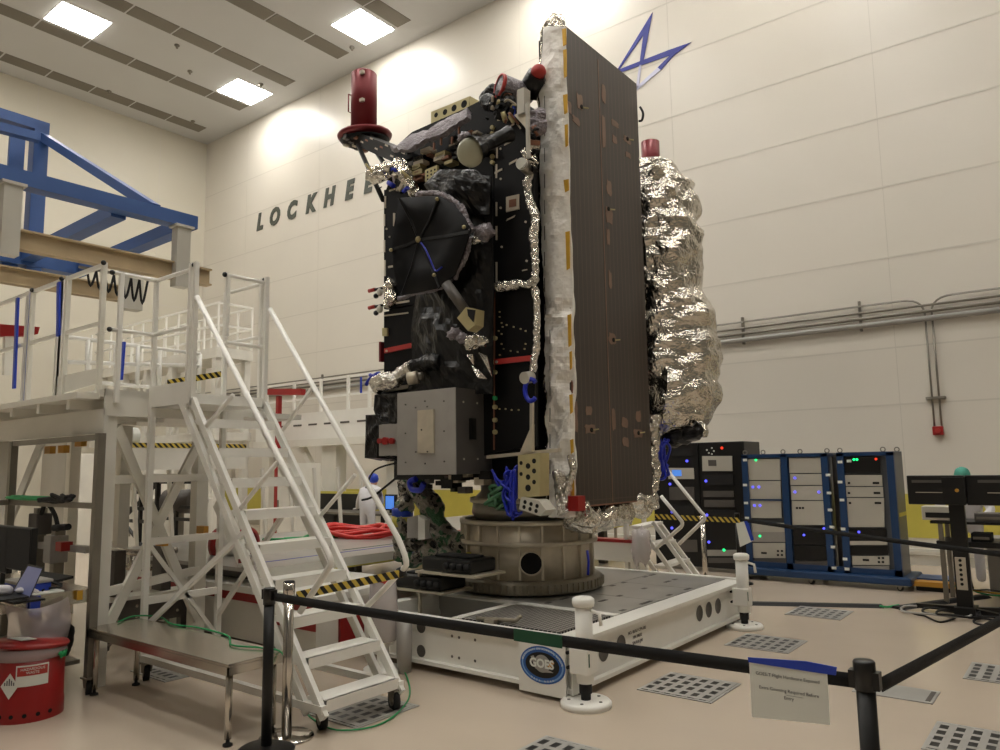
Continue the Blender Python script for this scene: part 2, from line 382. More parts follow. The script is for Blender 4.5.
# raised floor access grates
gpro = None
grates = [(-2.55, 3.75, 'at the bottom edge of the picture, cut off by it'), (-2.55, 5.52, 'in front of the white dolly beam, nearest its front jack'), (-2.55, 7.22, 'beside the rear jack foot'),
          (-2.55, 8.95, 'in the far row, near the blue racks'), (-.65, 5.42, 'at the bottom right corner'), (-.65, 7.2, 'at the right edge, beyond the solid plate'),
          (-4.2, 3.72, 'under the white stair'), (-6.3, 3.55, 'under the steel table')]
for x, y, w in grates:
    if gpro is None:
        gpro = thing('floor_grate', (0, 0, 0), 'x', 'floor grate')
        MB().box(-.29, .29, -.29, .29, 0, .006).build('plate', 'greyp', gpro)
        MB().box(-.27, .27, -.265, .265, .006, .009).build('perforated_insert', 'slots', gpro); o = gpro
    else: o = copy_tree(gpro)
    o.location = (x, y, 0.0005)
    tag(o, 'grey perforated floor grate ' + w, 'floor grate', 'perforated floor grates')
fp = thing('floor_plate', (-1.28, 6.24, 0), 'solid grey floor access plate behind the right black post', 'floor plate')
MB().box(-1.54, -1.02, 6.08, 6.42, 0, .008).build('plate', 'greyp', fp, bevel=.003)
MB().box(-1.07, -1.04, 6.12, 6.38, .008, .011).build('latch_slot', 'greyd', fp)


# ======================= SATELLITE =======================
YS = 5.6
sat = thing('satellite', (-5.0, 6.6, 1.35), 'tall black weather satellite with brown solar panel and silver bag on the ring stand', 'satellite')
def hexq(px, y): return [at(a, b, 1, y) for a, b in px]
def plate(name, m, px, y, d=.03, par=sat, **k): return MB().prism(hexq(px, y), (0, d, 0)).build(name, m, par, **k)
MB().box(-5.98, -4.1, 5.66, 7.6, 1.75, 5.0).build('bus_body', 'satblk', sat, bevel=.02)
plate('side_panel', 'satblk', [(384, 190), (440, 178), (440, 300), (384, 309)], YS, .05, label='upper left black panel')
plate('side_panel', 'satblk', [(384, 312), (440, 300), (440, 385), (384, 392)], YS, .05)
plate('front_panel', 'satblk', [(494, 128), (516, 118), (533, 134), (535, 282), (495, 291)], YS, .06, label='upper black panel with a square tag')
plate('front_panel', 'satblk', [(495, 297), (535, 287), (535, 446), (495, 452)], YS, .05)
plate('lower_skirt', 'satblk', [(440, 400), (495, 392), (495, 452), (440, 470)], YS, .05)
t_ = plate('sensor_tag', 'tape', [(506, 197), (519, 194), (519, 209), (506, 212)], YS-.012, .012, label='white framed square tag')
plate('tag_window', 'copper', [(509, 200), (516, 198.5), (516, 206), (509, 207.5)], YS-.016, .006, par=t_)
# tape strips along the panel edges
for q in ([(496, 146), (497.5, 146), (497.5, 158), (496, 158)], [(495.5, 164), (497, 164), (497, 178), (495.5, 178)], [(495.5, 202), (497, 202), (497, 216), (495.5, 216)], [(495.5, 226), (497, 226), (497, 240), (495.5, 240)],
          [(495.5, 262), (497, 262), (497, 282), (495.5, 282)], [(499, 132), (506, 128), (506, 129.5), (499, 133.5)], [(509, 126), (514, 123), (514, 124.5), (509, 127.5)], [(517, 123), (521, 128), (520, 129), (516, 124)],
          [(509, 163), (517, 158.5), (517, 160.5), (509, 165)], [(494.5, 172), (502, 168), (502, 170), (494.5, 174)], [(505, 143), (513, 139), (512, 141.5), (504, 145.5)], [(507, 219), (515, 215), (514, 217), (506, 221)],
          [(522, 270), (527, 269), (527, 270), (522, 271)], [(384.5, 196), (386, 196), (386, 208), (384.5, 208)], [(383.5, 214), (385, 214), (385, 226), (383.5, 226)], [(383.5, 240), (385, 240), (385, 252), (383.5, 252)],
          [(384, 260), (385.5, 260), (385.5, 276), (384, 276)], [(389, 190), (395, 188), (395, 189.5), (389, 191.5)], [(393, 213), (395, 213), (395, 226), (393, 226)], [(388, 266), (394, 265), (394, 267), (388, 268)],
          [(384, 304), (409, 300), (409, 302), (384, 306)], [(384, 315), (408, 312), (408, 313.5), (384, 316.5)], [(384, 283), (394, 281), (394, 282.5), (384, 284.5)]):
    plate('tape_strip', 'tape', q, YS-.006, .006)
def rivets(pts, y=YS, r=.011, m='tape', nm='rivet'):
    for a, b in pts:
        p = at(a, b, 1, y); MB().cyl(p, p+V((0, -.012, 0)), r, n=8).build(nm, m, sat)
rivets([(501, 179), (501, 208), (502, 247), (526, 222), (527, 261), (501, 149), (387, 229), (390, 237)])
rivets([(500, 312), (500, 317), (502, 323), (503, 327), (507, 325), (514, 327), (521, 329), (526, 331), (502, 334), (502, 344), (504, 349), (511, 351), (518, 352), (525, 349), (526, 344), (500, 355), (500, 409), (506, 409), (512, 410), (519, 410), (499, 331)], r=.008, m='gold')
# vertical row of connectors on the seam
for b in (133, 147, 156, 162, 127, 139, 338, 362, 372, 398, 407, 420, 432): 
    p = at(491.5 if b < 200 else 494, b, 1, YS-.03); MB().cyl(p, p+V((0, .05, 0)), .022, n=8).build('connector', 'gold' if b != 398 else 'green', sat)
MB().bar(at(494.5, 288, 1, YS-.01), at(494, 450, 1, YS-.01), .012).build('harness', 'copper', sat)
# red lock bars
for a, b, c, d in ((385, 351, 414, 345), (495, 362, 533, 358)):
    MB().bar(at(a, b, 1, YS-.03), at(c, d, 1, YS-.03), .03, .05).build('lock_bar', 'redbar', sat)
    rivets([(a+2, b), (c-1, d)], YS-.045, .014, nm='bolt')
MB().bar(at(381.5, 342, 1, YS), at(381.5, 362, 1, YS), .03, .05).build('lock_bracket', 'redano', sat)
MB().bar(at(414, 345, 1, YS-.03), at(415, 355, 1, YS-.03), .03).build('lock_bracket', 'redbar', sat)
plate('tag_plate', 'gold', [(382, 328), (387, 328), (387, 336), (382, 336)], YS-.02, .02)
# crumple helper
def crumple(p, s, amp, seed=0):
    q = p*s+V((seed*3.1, seed*1.3, seed*.7))
    a = noise.ridged_multi_fractal(q, 1.0, 2.1, 4, 1.0, 2.0)-1.1
    return amp*(a*.7+noise.noise(q*.7)*.8)
def sheet(name, m, rows, depth, seed=1, amp=.05, scale=4, nu=26, nv=40, bulge=0, par=sat, label=None, th=.012):
    """rows: (py, pxL, pxR); hung in front of the body at y=depth, folds pushed out"""
    def f(u, v):
        t = v*(len(rows)-1); i = min(int(t), len(rows)-2); t -= i
        r = [rows[i][k]*(1-t)+rows[i+1][k]*t for k in range(3)]
        p = at(r[1]+(r[2]-r[1])*u, r[0], 1, depth)
        e = min(1, 6*u, 6*(1-u), 6*v, 6*(1-v))
        return p+V((0, -1, 0))*(crumple(p, scale, amp, seed)*e+bulge*math.sin(PI*u)*min(1, 3*v, 3*(1-v))+.02)
    o = MB().grid(f, nu, nv, False).build(name, m, par, label=label)
    md = o.modifiers.new('thick', 'SOLIDIFY'); md.thickness = th
    return o
sheet('blanket', 'kapton', [(176, 450, 492), (200, 437, 494), (240, 450, 494), (290, 418, 495), (330, 412, 494), (370, 414, 494), (394, 408, 494)], 5.5, 3, .07, 3.2, bulge=.12, label='loose black blanket')
sheet('blanket', 'kapton', [(170, 440, 478), (185, 425, 492), (215, 445, 490)], 5.42, 8, .06, 4, 18, 14, bulge=.1)
sheet('foil_strip', 'foil', [(288, 487, 536), (283, 487, 536)], 5.5, 4, .03, 9, 24, 4, label='silver foil band across the panels') if False else None
def foil_rope(pts, r, seed=0, m='foil', nm='foil_wrap', n=12, k=6, label=None, par=sat, wob=.45):
    pts = [V(p) for p in pts]; ln = sum((pts[i+1]-pts[i]).length for i in range(len(pts)-1))
    k = max(k, min(40, int(ln/(r*.22)/max(1, len(pts)-1)))); n = max(n, 20)
    pp = smooth_path(pts, k); cs_ = []
    pp = [p+V((noise.noise(p*6+V((seed, 3, 0))), noise.noise(p*6+V((seed, 9, 2))), noise.noise(p*6+V((5, seed, 0)))))*r*.6 for p in pp]
    N = len(pp); rr = [r*(1+wob*.6*noise.noise(V(p)*7+V((seed, 0, 0))))*(.55 if i in (0, N-1) else .9 if i in (1, N-2) else 1) for i, p in enumerate(pp)]
    mb = MB().tube(pp, rr, n); f = .55/r
    for i in range(N*n):
        c = pp[i//n]; v = mb.v[i]; q = V((v.x*1.2+v.z*.5, v.y, v.z))*f+V((seed*1.7, 0, seed))
        a = noise.ridged_multi_fractal(q, 1.0, 2.2, 3, 1.0, 2.0)-1.0
        mb.v[i] = c+(v-c)*(1+.3*a+.25*noise.noise(q*1.6))
    mb.sm = [False]*len(mb.sm)
    return mb.build(nm, m, par, label=label)
A5 = lambda x, y, d=YS-.05: at(x, y, 1, d)
foil_rope([A5(489, 289), A5(505, 287), A5(520, 285), A5(535, 282)], .045, 2, label='silver foil bundle across the panels', k=8)
foil_rope([A5(532, 165), A5(527, 185), A5(531, 205), A5(535, 222), A5(533, 245), A5(535, 262), A5(534, 282)], .04, 3, k=10)
foil_rope([A5(535, 288), A5(538, 310), A5(537, 330), A5(536, 350), A5(533, 372)], .034, 5, k=10)
foil_rope([A5(528, 150), A5(531, 158), A5(530, 168)], .05, 6, 'foild')
MB().cyl(A5(522, 164, 5.42), A5(530, 172), .055, .05).build('sun_sensor', 'steeld', sat)
MB().cyl(A5(521.6, 163.6, 5.405), A5(522, 164, 5.42), .056).build('sensor_cap', 'paper', sat, label='white disc cap')
MB().cyl(A5(524, 378, 5.45), A5(531, 377), .055).build('thruster', 'panelw', sat)
MB().tube(ring(0, 0, 0, 1, 4)[:0]+[A5(531+6*math.cos(t), 390+11*math.sin(t), 5.48) for t in [i*PI/8 for i in range(2, 15)]], .022).build('cable_loop', 'bluecab', sat)
MB().bar(A5(532, 402), A5(532, 452), .03).build('support_strut', 'tape', sat)
MB().prism(hexq([(520, 452), (532, 424), (532, 452)], 5.5), (0, .04, 0)).build('gusset', 'alu', sat)
MB().bar(A5(488, 457), A5(560, 450), .05, .03).build('base_rail', 'alu', sat)
# ---- dish antenna
dish = [(400, 198), (426, 196), (440, 196), (455, 204), (466, 218), (472, 230), (465, 250), (456, 275), (440, 288), (418, 293), (400, 296), (393, 267), (392, 250), (394, 226)]
YD = 5.2
hub = at(420, 240, 1, YD+.16)
rim = [at(x, y, 1, YD) for x, y in dish]; n = len(rim)
mb = MB(); mid = [(p+hub)*.5+V((0, .03, 0)) for p in rim]
mb.add(rim+mid+[hub], [(i, (i+1) % n, n+(i+1) % n, n+i) for i in range(n)]+[(n+i, n+(i+1) % n, 2*n) for i in range(n)], True)
do = mb.build('dish_antenna', 'satblk', sat, label='black faceted dish'); md = do.modifiers.new('thick', 'SOLIDIFY'); md.thickness = .015
for x, y in ((400, 198), (439, 197), (470, 232), (440, 288), (403, 295), (392, 250)):
    p = at(x, y, 1, YD); m_ = (p+hub)*.5+V((0, .02, 0)); q = V((0, -.012, 0))
    MB().bar(hub+q, m_+q, .014, .03).bar(m_+q, p+q, .014, .03).build('rib', 'blackm', do)
MB().ball(hub+V((0, -.02, 0)), .035, nu=10, nv=6).build('hub', 'gold', do)
foil_rope([at(x, y, 1, YD+.02) for x, y in ((418, 195), (432, 194), (448, 197), (460, 208), (468, 222), (472, 231))], .03, 1, 'lilac', 'rim_wrap', label='pale foil rim')
foil_rope([at(x, y, 1, YD+.04) for x, y in ((471, 237), (466, 252), (459, 268), (455, 280))], .025, 4, 'lilac', 'rim_wrap')
foil_rope([at(x, y, 1, YD+.04) for x, y in ((398, 299), (418, 293), (440, 288), (452, 280))], .02, 7, 'lilac', 'rim_wrap')
MB().tube(smooth_path([at(421, 243, 1, YD+.1), at(426, 250, 1, YD), at(433, 266, 1, YD), at(436, 271, 1, YD-.02), at(442, 267, 1, YD-.02)], 4), .008, 6).build('cable', 'bluecab', sat)
for x, y in ((437, 199), (391, 250), (464, 227), (434, 275)): MB().ball(at(x, y, 1, YD-.02), .02, nu=8, nv=5).build('fastener', 'gold', sat)
MB().cyl(at(446, 283, 1, 5.15), at(466, 312, 1, 5.25), .05).build('feed_boom', 'greyd', sat)
q = [at(x, y, 1, 5.1) for x, y in ((457, 318), (466, 307), (476, 309), (475, 325), (468, 331))]
MB().prism(q, (0, .12, 0)).build('feed_box', 'gold', sat, label='yellow taped box')
MB().prism([at(x, y, 1, 5.09) for x, y in ((467, 309), (475, 310), (473, 322), (468, 316))], (0, .02, 0)).build('feed_window', 'hole', sat)
for i, (x, y, r) in enumerate(((454, 334, .08), (462, 338, .07), (474, 341, .1), (484, 232, .11), (477, 240, .06), (482, 342, .07), (470, 345, .07))):
    MB().ball(at(x, y, 1, 5.3), r, r*.6, r*.7, 16, 10, .5, i).build('foil_lump', 'lilac' if i in (0, 1, 3) else 'foild', sat)
for (a, b, c, d, e, f) in ((478, 352, 484, 362, 492, 377), (471, 365, 478, 378, 487, 379), (466, 355, 470, 360, 474, 366)):
    MB().prism([A5(a, b, 5.4), A5(c, d, 5.37), A5(e, f, 5.4), A5(c+3, d-6, 5.38)], (0, .01, 0)).build('foil_shard', 'foil', sat)
foil_rope([A5(393, 280), A5(387, 288), A5(391, 296), A5(386, 304)], .06, 9, 'foild')
foil_rope([A5(372, 383, 5.5), A5(390, 379, 5.4), A5(402, 370, 5.4), A5(412, 366, 5.4)], .07, 11, 'foil', label='bright foil-wrapped thruster pipes')
foil_rope([A5(375, 388, 5.45), A5(388, 386, 5.4), A5(400, 380, 5.4)], .05, 13, 'foil')
foil_rope([A5(410, 371, 5.42), A5(425, 364, 5.42), A5(440, 362, 5.42)], .08, 12, 'kapton')
MB().cyl(A5(408, 379, 5.3), A5(418, 377, 5.35), .065).build('thruster', 'alu', sat); MB().cyl(A5(417, 377, 5.35), A5(423, 376, 5.4), .045).build('thruster', 'steeld', sat)
MB().tube(smooth_path([A5(366, 385, 5.5), A5(371, 378, 5.5), A5(379, 373, 5.5), A5(376, 377, 5.48), A5(370, 375, 5.5)], 4), .022, 6).build('cable_tie', 'bluecab', sat)
MB().bar(A5(378, 391), A5(414, 386), .05, .04).build('bracket', 'alu', sat)
for yy in (290, 307):
    MB().cyl(A5(369, yy+1), A5(375, yy-.5), .022, n=8).build('red_cap', 'redbar', sat)
    MB().cyl(A5(375, yy-.5), A5(388, yy-3), .015, n=8).build('thruster_stem', 'blackm', sat)
    MB().ball(A5(376, yy+6), .03, nu=8, nv=6).build('nozzle', 'blackm', sat); MB().ball(A5(380, yy+2), .04, .03, .05, 8, 6).build('nozzle_mount', 'panelw', sat)
# ---- grey cover box
b0 = at(398, 393, 1, 5.2); b1 = at(456, 388, 1, 5.2); zb = 1.61; zt = 2.41
cb = MB().box(b0.x, b1.x, 5.2, 5.72, zb, zt).build('cover_box', 'greyd', sat, label='grey protective box')
MB().box(b0.x, b1.x, 5.188, 5.2, zb, zt).build('face_plate', 'grey', cb, bevel=.003)
MB().box(*[at(418, 430, 1, 5.18).x, at(434, 430, 1, 5.18).x], 5.172, 5.188, at(425, 453, 1, 5.18).z, at(425, 410, 1, 5.18).z).build('hatch', 'alu', cb, label='beige hatch strip')
w = b1.x-b0.x
for fx, fz in ((.16, .85), (.5, .87), (.82, .85), (.16, .5), (.82, .5), (.16, .15), (.5, .13), (.82, .15), (.36, .8), (.56, .8), (.36, .27), (.56, .27), (.46, .53)):
    p = V((b0.x+w*fx, 5.17 if .3 < fx < .6 and .2 < fz < .82 else 5.186, zb+.8*fz)); MB().cyl(p, p+V((0, -.008, 0)), .008, n=6).build('screw', 'greyd', cb)
MB().frame((b1.x+.001, 5.38, 1.93), (.03, 0, 0), (0, .07, 0), (0, 0, .2)).build('latch', 'blackm', cb)
for yy in (5.3, 5.5):
    for zz in (1.75, 2.28): MB().cyl((b1.x, yy, zz), (b1.x+.006, yy, zz), .01, n=6).build('screw', 'tape', cb)
# ---- left equipment box with three red caps
eb = MB().prism(hexq([(379, 425), (397, 423), (397, 455), (379, 456)], 5.4), (0, .3, 0)).build('instrument_box', 'grey', sat)
for x, r in ((381.5, .028), (387, .04), (393.5, .032)): 
    p = at(x, 441, 1, 5.4); MB().cyl(p, p+V((0, -.04, 0)), r, n=12).build('cap', 'red', eb)
sheet('foil_cover', 'kapton', [(415, 367, 381), (430, 367, 380), (458, 366, 378)], 5.42, 5, .04, 6, 10, 14, th=.2)
sheet('foil_cover', 'kapton', [(395, 376, 398), (410, 375, 398), (424, 380, 398)], 5.42, 6, .05, 6, 12, 12, th=.2)
MB().box(-5.98, -4.2, 5.75, 7.4, 1.55, 1.76).build('lower_deck', 'blackm', sat)
# ---- harness below
for k, (pts, m, r) in enumerate((([(397, 460), (385, 455), (380, 450)], 'blackm', .015), ([(400, 475), (385, 487), (372, 497), (362, 500)], 'rubber', .012), ([(400, 462), (375, 470), (366, 488)], 'rubber', .01),
                                 ([(424, 483), (420, 490), (412, 489), (410, 482), (416, 479)], 'bluecab', .03), ([(492, 470), (498, 480), (508, 483), (514, 478)], 'bluecab', .012), ([(494, 474), (500, 487), (510, 480)], 'bluecab', .014))):
    MB().tube(smooth_path([at(x, y, 1, 5.45) for x, y in pts], 5), r, 7).build('cable', m, sat)
def bundle(name, m, c, n, spread, r=.016, par=sat, seed=0, kk=7):
    rnd = random.Random(seed); pts = [V(c)+V((rnd.uniform(-1, 1)*spread[0], rnd.uniform(-1, 1)*spread[1], rnd.uniform(-1, 1)*spread[2])) for _ in range(n)]
    return MB().tube(smooth_path(pts, kk), r, 6).build(name, m, par)
bundle('cable_bundle', 'bluecab', at(512, 492, 1, 5.4), 55, (.075, .07, .22), .012, seed=3)
bundle('cable_bundle', 'greenwrap', at(500, 497, 1, 5.45), 40, (.12, .08, .1), .018, seed=5)
bundle('cable_bundle', 'bluecab', at(659, 456, 1, 7.6), 60, (.1, .1, .22), .016, seed=6)
for i in range(14):
    rnd = random.Random(i+40); p = at(rnd.uniform(425, 490), rnd.uniform(474, 492), 1, 5.6); s = rnd.uniform(.03, .08)
    MB().box(p.x-s, p.x+s, p.y-s, p.y+s, p.z-s*.6, p.z+s*.6).build('electronics_box', ['blackm', 'greyd', 'alu', 'rubber'][i % 4], sat)
def holed(name, m, px, y, d, holes, par=sat, hm='hole'):
    o = plate(name, m, px, y, d, par)
    for hx, hy, r in holes:
        p = at(hx, hy, 1, y-.001); MB().cyl(p, p+V((0, .004, 0)), r, n=14).build('opening', hm, o)
    return o
holed('perforated_bracket', 'gold', [(518, 455), (540, 453), (540, 496), (518, 499)], 5.35, .14, [(528, 466, .025), (528, 477, .024), (528, 488, .03), (521, 463, .018), (521, 474, .018), (534, 461, .022), (534, 471, .022), (534, 482, .02)])
holed('bracket_block', 'panelw', [(521, 497), (538, 500), (546, 510), (540, 516), (519, 509)], 5.3, .15, [(525, 502, .018), (531, 504, .018), (537, 506, .018), (524, 507, .018), (530, 509, .018), (536, 511, .018)])
foil_rope([at(x, y, 1, 5.72) for x, y in ((556, 470), (560, 485), (563, 500), (567, 513))], .06, 21, 'foil', k=10, n=18)
foil_rope([at(x, y, 1, 5.72) for x, y in ((571, 455), (573, 468), (569, 485), (566, 505))], .035, 22, 'foil', k=8)
MB().box(*[at(569, 490, 1, 5.7).x, at(579, 490, 1, 5.7).x], 5.68, 5.8, at(574, 511, 1, 5.7).z, at(574, 496, 1, 5.7).z).build('red_tag_block', 'red', sat)
# adapter cone between the body and the ring stand
MB().lathe([(.56, 1.12), (.60, 1.2), (.58, 1.34), (.5, 1.42), (.5, 1.62), (.42, 1.76)], (-4.8, 6.58, 0), 40).build('adapter_cone', 'steeld', sat)
MB().lathe([(.6, 1.30), (.62, 1.31), (.62, 1.35), (.6, 1.36)], (-4.8, 6.58, 0), 40).build('adapter_flange', 'alu', sat)
# ---- top structure
def slab(name, m, px, y0, y1, **k): return MB().prism(hexq(px, y0), (0, y1-y0, 0)).build(name, m, sat, **k)
slab('top_deck', 'satblk', [(386, 190), (392, 172), (420, 160), (492, 128), (494, 200), (440, 205)], 5.62, 7.3)
slab('top_block', 'satblk', [(392, 150), (412, 132), (466, 108), (500, 90), (520, 100), (533, 132), (494, 140), (470, 146), (410, 176)], 5.7, 7.2)
def roof(u, v):
    a = at(390, 146, 1, 5.5).lerp(at(468, 108, 1, 5.5), u); b_ = at(399, 151, 1, 5.4).lerp(at(467, 118, 1, 5.4), u)
    p = a.lerp(b_, v); return p+V((0, -.2, 1)).normalized()*(crumple(p, 5, .04, 4)+.03*math.sin(PI*v))
o = MB().grid(roof, 36, 12, False).build('roof_blanket', 'lilac', sat, label='pale foil roof blanket'); md = o.modifiers.new('thick', 'SOLIDIFY'); md.thickness = .06
rnd = random.Random(11)
def gadget(p, s, m, i, nm='fitting'):
    r_ = random.Random(i*13+7); d = V((r_.uniform(-1, 1), r_.uniform(-.6, .6), r_.uniform(-1, 1))).normalized()
    if i % 3 == 0: return MB().cyl(p-d*s, p+d*s, s*.55, n=12).build(nm, m, sat)
    if i % 3 == 1: return MB().bar(p-d*s*1.3, p+d*s*1.3, s*1.1, s*.8, (.2, .9, .3)).build(nm, m, sat)
    return MB().tube(smooth_path([p-d*s*1.6, p+V((0, -s, s*.6)), p+d*s*1.6], 4), s*.3, 7).build(nm, m, sat)
for i in range(46):   # small electronics along the top face
    x = rnd.uniform(402, 488); y0_ = 168-(x-400)*.42+rnd.uniform(-8, 20); p = at(x, y0_, 1, 5.55); s = rnd.uniform(.015, .05)
    MB().box(p.x-s*1.6, p.x+s*1.6, p.y-.03, p.y+.08, p.z-s*.5, p.z+s*.5).build('component', ['tape', 'blackm', 'gold', 'copper', 'satblk', 'blackm', 'greyd'][i % 7], sat)
for x, y in ((434, 146), (452, 140), (459, 130), (441, 141), (464, 137)): MB().bar(at(x, y-3, 1, 5.45), at(x, y+4, 1, 5.45), .018).build('copper_strap', 'copper', sat)
o = plate('grid_plate', 'gold', [(425, 170), (437, 165), (437, 178), (425, 182)], 5.45, .03)
for i in range(3): 
    for j in range(3): p = at(427.5+i*3.6, 172+j*3.6-i*1.2, 1, 5.448); MB().cyl(p, p+V((0, .003, 0)), .012, n=8).build('opening', 'hole', o)
holed('perforated_bracket', 'gold', [(431, 112), (470, 96), (470, 110), (431, 125)], 6.2, .02, [(436, 115, .03), (445, 112, .035), (454, 108, .04), (464, 104, .045), (441, 121, .028), (459, 114, .028)])
MB().prism([at(470, 96, 1, 6.2), at(470, 110, 1, 6.2), at(470, 110, 1, 6.2)+V((.02, .6, 0)), at(470, 96, 1, 6.2)+V((.02, .6, 0))], (-.02, 0, 0)).build('bracket_side', 'gold', sat)
# horn with pale cover
hc = at(468.5, 152, 1, 5.0); hb = at(486, 127, 1, 5.5); ax = (hb-hc).normalized()
MB().lathe([(0, 0), (.1, .005), (.13, .03), (.134, .06)], hc, 28, V((-.25, .9, .3))).build('horn_cover', 'horn', sat, label='round pale horn cover')
MB().lathe([(.13, .06), (.11, .12), (.07, .2), (.065, .42), (.08, .5)], hc, 24, V((.35, .75, .5))).build('horn', 'kapton', sat)
MB().ball(at(464, 137, 1, 5.2), .07, .05, .05, 12, 8, .5).build('horn_wrap', 'lilac', sat)
# red cylinder and disc on arms
ra = V((-7.12, 6.3, 6.02)); 
rc = MB().lathe([(0, .0), (.168, .0), (.168, .8), (.15, .82), (0, .82)], ra, 28).build('red_cover', 'redano', sat, label='tall red cylinder cover')
for z in (.42, .8):
    p = ra+V((.12, -.13, z-.06)); MB().box(p.x-.03, p.x+.03, p.y-.03, p.y+.01, p.z-.02, p.z+.02).build('clasp', 'tape', rc)
p = ra+V((-.13, -.13, .4)); MB().tube([p+V((0, .03, .12)), p+V((0, -.02, .12)), p+V((0, -.02, -.12)), p+V((0, .03, -.12))], .01, 6).build('handle', 'redano', rc)
dk = MB().lathe([(0, -.06), (.26, -.06), (.345, -.03), (.355, .0), (.34, .025), (0, .025)], V((-7.1, 6.3, 5.98)), 36, (.04, -.1, 1)).build('red_disc', 'redano', sat, label='red disc under the cylinder')
MB().lathe([(0, -.1), (.26, -.1), (.32, -.065), (.25, -.06), (0, -.06)], V((-7.1, 6.3, 5.98)), 30, (.04, -.1, 1), smooth=True).build('disc_underside', 'satblk', dk)
for i in range(16):
    t = i*2.4; r = .06+.013*i; p = V((-7.1+r*math.cos(t), 6.25+r*.9*math.sin(t), 5.86)); MB().box(p.x-.03, p.x+.03, p.y-.03, p.y+.03, p.z-.02, p.z+.05).build('bolt_block', ['tape', 'blackm', 'copper', 'greyd'][i % 4], dk)
MB().bar((-7.05, 6.25, 5.88), at(416, 162, 1, 5.8), .26, .16).build('boom', 'satblk', sat)
for i in range(9):
    p = V((-7.0, 6.2, 5.88)).lerp(at(416, 162, 1, 5.75), .08+i*.1)+V((0, -.11, .05*(i % 3)-.06)); MB().bar(p, p+V((.1, 0, -.06)), .02).build('boom_tape', ['tape', 'copper', 'tape'][i % 3], sat)
MB().tube([at(358, 145, 1, 6.1), at(383, 200, 1, 5.6)], .028, 8).build('support_rod', 'blackm', sat)
MB().tube([at(374, 148, 1, 6.1), at(402, 192, 1, 5.6)], .028, 8).build('support_rod', 'blackm', sat)
foil_rope([at(x, y, 1, 5.55) for x, y in ((370, 172), (382, 176), (398, 170), (408, 180), (415, 195))], .09, 31, 'foild', k=8)
foil_rope([at(x, y, 1, 5.5) for x, y in ((396, 168), (406, 176), (412, 190))], .045, 32, 'foil', k=8)
for i in range(16):
    x, y = rnd.uniform(368, 410), rnd.uniform(168, 190); p = at(x, y, 1, 5.45); s = rnd.uniform(.02, .05); gadget(p, s, ['tape', 'alu', 'satblk', 'bluecab', 'satblk', 'gold'][i % 6], i)
# top right
foil_rope([at(x, y, 1, 5.7) for x, y in ((482, 108), (485, 98), (494, 92), (505, 97), (515, 100))], .06, 34, 'kapton', 'hose')
foil_rope([at(x, y, 1, 5.6) for x, y in ((482, 105), (492, 104), (502, 100), (516, 108))], .08, 35, 'kapton', 'hose')
c0 = at(499.5, 85.5, 1, 5.5); c1 = at(520, 93, 1, 5.7)
MB().lathe([(0, 0), (.1, 0), (.115, .03), (.11, .28), (.06, .36)], c0, 20, c1-c0).build('camera_barrel', 'lilac', sat, label='foil-wrapped tube')
MB().lathe([(.1, -.01), (.118, -.01), (.118, .025), (.1, .025)], c0, 20, c1-c0).build('red_rim', 'redbar', sat)
c0 = at(538.5, 72, 1, 5.7); c1 = at(530, 92, 1, 5.8)
MB().ball(c0, .075).build('red_cap', 'redbar', sat); MB().cyl(c0.lerp(c1, .1), c1, .1, .13).build('sensor_neck', 'kapton', sat)
plate('bracket_plate', 'panelw', [(517, 90), (524, 87), (524, 112), (517, 115)], 5.45, .1)
plate('bracket_arm', 'alu', [(514, 115), (527, 109), (527, 131), (524, 126)], 5.48, .04)
MB().bar(at(527.5, 104, 1, 5.42), at(528.5, 158, 1, 5.42), .03).build('support_strut', 'panelw', sat)
plate('tape_patch', 'bluetape', [(507, 117), (514, 103), (514, 120), (510, 120)], 5.52, .02)
sheet('blanket', 'lilac', [(112, 528, 537), (128, 530, 538)], 5.5, 7, .03, 8, 8, 8, th=.1)
for i in range(26):
    x, y = rnd.uniform(486, 514), rnd.uniform(95, 122); p = at(x, y, 1, 5.5); s = rnd.uniform(.02, .05); gadget(p, s, ['copper', 'satblk', 'tape', 'satblk', 'gold', 'satblk', 'satblk'][i % 7], i+50)
for i in range(20):
    y = rnd.uniform(120, 170); x = 533+rnd.uniform(-3, 3); p = at(x, y, 1, 5.52); gadget(p, rnd.uniform(.02, .05), ['satblk', 'foild', 'copper', 'satblk', 'satblk'][i % 5], i+90)

# ---- solar array
XA = -3.71; Y0 = 5.82; Y1 = 7.34; ZB = 1.30; ZT = 5.96
arr = MB().box(XA-.03, XA, Y0, Y1, ZB, ZT).build('solar_panel', 'cells', sat, label='brown solar cell panel')
for k in range(3): MB().box(XA-.12-k*.1, XA-.06-k*.1, Y0+.05, Y1-.02, ZB+.02, ZT-.04).build('folded_panel', 'satblk', sat)
MB().box(XA-.01, XA+.004, Y0-.004, Y0+.008, ZB, ZT).box(XA-.01, XA+.004, Y0, Y1, ZB-.006, ZB+.008).build('panel_edge', 'copper', arr)
def onA(x, y): return at(x, y, 0, XA)
def patch(x0, y0, x1, y1, m='patch'):
    a = onA(x0, y0); b = onA(x1, y1); ya_, yb_ = sorted((a.y, b.y)); za, zb_ = sorted((a.z, b.z)); rr = random.Random(int(x0*7+y0))
    pts = []
    for k in range(14):
        t = 2*PI*k/14; c, s = math.cos(t), math.sin(t); q = 1/max(abs(c), abs(s)); q *= rr.uniform(.75, 1.05)
        pts.append(V((XA+.001, (ya_+yb_)/2+c*q*(yb_-ya_)/2, (za+zb_)/2+s*q*(zb_-za)/2)))
    return MB().prism(pts, (.003, 0, 0)).build('backing_patch', m, arr)
